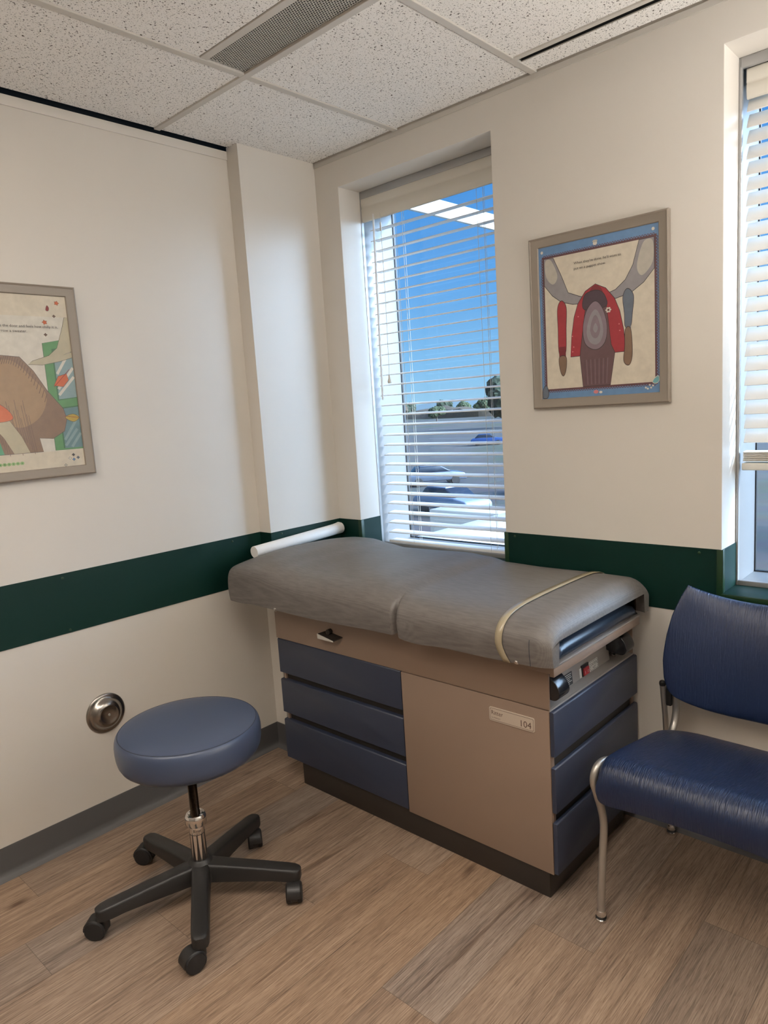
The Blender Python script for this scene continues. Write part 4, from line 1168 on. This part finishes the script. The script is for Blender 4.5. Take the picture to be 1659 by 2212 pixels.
b = NB(); v = [b.verts.new((x, y, GZ)) for x, y in ((-420, .345), (160, .345), (160, 520), (-420, 520))]; b.faces.new(v)
struct('ground', b, M['ground'], 'grey asphalt and grass outside, seen through the windows', 'ground', smooth=0)
# outdoor concrete sunshade frame beside the left window
sf = thing('sunshade_frame', 'white concrete sunshade frame outside the left window', 'sunshade', (-.5, .345, GZ))
b = NB(); box(b, -.362, -.338, .346, 4.4, 2.565, 2.662, .004); obj('beam', b, M['concrete'], sf)
b = NB(); box(b, -.66, -.355, .346, 4.4, .38, .60, .004); obj('beam', b, M['concrete'], sf)
b = NB(); box(b, -.66, -.338, 4.4, 4.7, GZ, 2.662, .004); obj('post', b, M['concrete'], sf)
b = NB(); box(b, -1.35, -.66, 2.3, 2.55, .38, .60, .004); obj('cross_beam', b, M['concrete'], sf)

def foliage(name, cols):
    m, nt, bs = new_mat(name); N = nt.nodes.new; L = nt.links.new
    tc = N('ShaderNodeTexCoord'); n = N('ShaderNodeTexNoise'); n.inputs['Scale'].default_value = 2.2; n.inputs['Detail'].default_value = 6
    L(tc.outputs['Object'], n.inputs['Vector']); r = N('ShaderNodeValToRGB')
    r.color_ramp.elements[0].position = .35; r.color_ramp.elements[0].color = (*cols[0], 1); r.color_ramp.elements[1].position = .68; r.color_ramp.elements[1].color = (*cols[1], 1)
    L(n.outputs['Fac'], r.inputs['Fac']); L(r.outputs['Color'], bs.inputs['Base Color']); bs.inputs['Roughness'].default_value = .85
    return m
FOL = [foliage('dark_leaves', ((.012, .020, .010), (.035, .05, .022))), foliage('green_leaves', ((.02, .032, .012), (.06, .08, .03))), foliage('rust_leaves', ((.05, .035, .022), (.10, .075, .045))), foliage('haze_tinted_woods', ((.075, .11, .13), (.10, .14, .15)))]  # the hill colours have distance haze mixed in
M['bark'] = mat('bark', (.09, .07, .055), .9, bump=.3, bscale=8)
def tree(x, y, h, r, k, label):
    t = thing('tree', label, 'tree', (x, y, GZ), 'trees beyond the parking lot')
    b = NB(); tube(b, [(x, y, GZ), (x+.1, y, GZ+h*.3), (x, y+.1, GZ+h*.62)], [r*.09, r*.07, r*.03], 10); obj('trunk', b, M['bark'], t)
    b = NB(); q = random.Random(int(x*13+y*7))
    for i in range(9):
        c = Vector((x+q.uniform(-.55, .55)*r, y+q.uniform(-.55, .55)*r, GZ+h*(.42+.5*q.random())))
        rr = r*q.uniform(.38, .62)
        vs = ball(b, c, (rr, rr, rr*.9), 3)
        for v in vs:
            d = (v.co-c); v.co = c+d*(1+.22*math.sin(d.x*9/rr+i)*math.sin(d.y*8/rr+2*i)*math.sin(d.z*9/rr)+q.uniform(-.07, .07))
    obj('crown', b, FOL[k], t, smooth=0)
TREES = [(-84, 130, 9.5, 4.6, 0, 'dark green tree at the right of the window view'), (-72, 129, 9, 4.0, 0, 'dense dark tree right of the first in the window view'),
         (-150, 190, 4.5, 3.0, 1, 'low green tree in the middle distance'), (-205, 232, 8.5, 4.5, 2, 'rusty tree near the horizon'),
         (-190, 260, 5.5, 4, 1, 'distant green tree on the horizon'), (-230, 300, 6, 5, 0, 'distant dark tree on the horizon'), (-165, 255, 5.5, 4.5, 0, 'distant dark tree at the field edge'), (-140, 215, 5, 4, 2, 'distant rusty tree at the field edge'),
         (-190, 196, 8.5, 4.5, 2, 'rusty tree at the left of the window view'), (-120, 200, 5.5, 4, 0, 'broad dark tree at the field edge'), (-260, 300, 7, 6, 0, 'far dark tree on the horizon'), (-215, 310, 6, 6, 1, 'far green tree on the horizon'), (-150, 270, 6, 5, 0, 'far dark tree at the right of the horizon'),
         (4.5, 30, 8, 3.2, 1, 'green tree shading the ground outside the right window')]
for a in TREES: tree(*a)
b = NB(); rows = []
for j, (d, hh) in enumerate(((330, 0), (370, 4.2), (420, 6.2), (500, 0))):
    rows.append([Vector((-420+14*i, d+18*math.sin(i*.5), GZ+hh*1.1*(1+.3*math.sin(i*.7+j)))) for i in range(36)])
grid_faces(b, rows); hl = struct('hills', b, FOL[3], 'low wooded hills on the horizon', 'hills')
b = NB(); rows = []; q = random.Random(3)
for j, (d, hh) in enumerate(((236, 0), (238, 2.6), (244, 3.6), (262, 0))):
    rows.append([Vector((-420+5*i, d+9*math.sin(i*.21)+q.uniform(-2, 2), GZ+hh*(1+.35*math.sin(i*.53+j)+q.uniform(-.3, .3)))) for i in range(90)])
grid_faces(b, rows); struct('woods', b, FOL[2], 'low brown-green wood line across the far field', 'woods')
# hedge-like planting and cars in the parking lot
def car(x, y, rz, col, label):
    t = thing('car', label, 'car', (x, y, GZ), 'parked cars')
    Mx = Matrix.Translation((x, y, GZ)) @ Matrix.Rotation(rz, 4, 'Z')
    def put(name, bm, m, p):
        bmesh.ops.transform(bm, matrix=Mx, verts=bm.verts); return obj(name, bm, m, p)
    b = NB(); prism(b, [(-2.2, .35), (-2.25, .75), (-2.0, .95), (-1.2, 1.0), (1.1, .98), (2.0, .85), (2.2, .65), (2.2, .35)], 1, -.88, .88, .10, 3); body = put('body', b, col, t)
    b = NB(); prism(b, [(-1.75, .97), (-1.25, 1.42), (.35, 1.45), (1.15, .97)], 1, -.76, .76, .12, 3); put('cabin', b, M['pad'], t)
    b = NB(); box(b, -1.2, .35, -.66, .66, 1.40, 1.48, .03); put('roof', b, col, t)
    for sx in (-1.35, 1.35):
        for sy in (-.8, .8):
            b = NB(); lathe(b, [(0, -.1), (.30, -.1), (.33, -.06), (.33, .06), (.30, .1), (0, .1)], (sx, sy, .33), (0, 1, 0), 20); put('wheel', b, M['rubber'], t)
CB = mat('car_blue', (.02, .05, .16), .2, coat=.5); CS = mat('car_silver', (.12, .14, .18), .25, metal=.4, coat=.4); CW_ = mat('car_white', (.22, .26, .34), .25, coat=.4); CK = mat('car_dark', (.03, .03, .035), .25, coat=.4)
car(-52, 77, .6, CB, 'deep blue car in the parking lot, farthest of the cars')
car(-20.5, 27.5, -.2, CW_, 'pale blue car parked below the left window')
car(-14.6, 29.6, -.2, CS, 'silver car parked next to the pale blue car')
car(-19.5, 35.5, -.2, CK, 'dark car parked behind the pale blue car')
car(-30, 38, .9, CS, 'silver car crossing the parking lot')
M['hedge'] = FOL[2]

# ------------------------------------------------------------------ sky, sun, camera
w = bpy.data.worlds.new('World'); sc.world = w; w.use_nodes = True
nt = w.node_tree; bg = nt.nodes['Background']
sund = Vector((2.7, 1.0, 1.148)).normalized()
N = nt.nodes.new; L = nt.links.new
tc = N('ShaderNodeTexCoord'); sp = N('ShaderNodeSeparateXYZ'); L(tc.outputs['Generated'], sp.inputs[0])
r = N('ShaderNodeValToRGB'); e = r.color_ramp.elements
e[0].position = 0; e[0].color = (.36, .66, .90, 1); e[1].position = 1; e[1].color = (.035, .13, .50, 1)
for p_, c_ in ((.05, (.25, .57, .91)), (.16, (.125, .41, .86)), (.36, (.060, .275, .75))):
    q_ = e.new(p_); q_.color = (*c_, 1)
L(sp.outputs['Z'], r.inputs['Fac'])
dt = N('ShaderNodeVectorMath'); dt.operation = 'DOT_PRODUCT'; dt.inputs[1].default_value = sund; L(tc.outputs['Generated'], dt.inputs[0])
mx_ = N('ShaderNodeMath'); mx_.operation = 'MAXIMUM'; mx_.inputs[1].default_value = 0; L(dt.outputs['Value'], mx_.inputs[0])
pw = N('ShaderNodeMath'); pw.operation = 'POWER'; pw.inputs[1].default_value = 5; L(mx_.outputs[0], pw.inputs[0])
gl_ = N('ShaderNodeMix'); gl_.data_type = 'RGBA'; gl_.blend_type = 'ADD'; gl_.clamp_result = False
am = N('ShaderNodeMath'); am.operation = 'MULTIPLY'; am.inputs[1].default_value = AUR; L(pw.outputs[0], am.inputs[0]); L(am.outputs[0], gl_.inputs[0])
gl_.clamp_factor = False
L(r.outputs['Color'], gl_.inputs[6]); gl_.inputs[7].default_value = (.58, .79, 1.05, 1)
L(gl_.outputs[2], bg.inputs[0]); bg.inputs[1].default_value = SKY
sl_ = bpy.data.lights.new('sun', 'SUN'); sl_.energy = 4.0; sl_.angle = math.radians(.6); sl_.color = (1, .95, .87)
so_ = bpy.data.objects.new('sun', sl_); COL.objects.link(so_); so_.rotation_euler = sund.to_track_quat('Z', 'Y').to_euler()

cam = bpy.data.cameras.new('camera'); co = bpy.data.objects.new('camera', cam); COL.objects.link(co)
right = Vector((.73534923, .67471771, -.0633839)); up = Vector((-.05167374, .14908188, .98747376)); fwd = Vector((-.67571542, .72286279, -.14449243))
mw = Matrix((( right.x, up.x, -fwd.x, 2.3776), (right.y, up.y, -fwd.y, -2.2408), (right.z, up.z, -fwd.z, 1.4588), (0, 0, 0, 1)))
co.matrix_world = mw
cam.sensor_fit = 'VERTICAL'; cam.sensor_height = 24; cam.lens = 1538.4506/2212*24; cam.clip_end = 2000; cam.clip_start = .02
sc.camera = co
vs_ = sc.view_settings; vs_.view_transform = 'Standard'; vs_.look = 'None'; vs_.gamma = 1; vs_.exposure = .10; vs_.use_curve_mapping = False
sc.cycles.use_denoising = True
sc.cycles.max_bounces = 10; sc.cycles.diffuse_bounces = 5; sc.cycles.transparent_max_bounces = 12
sc.cycles.sample_clamp_indirect = 6
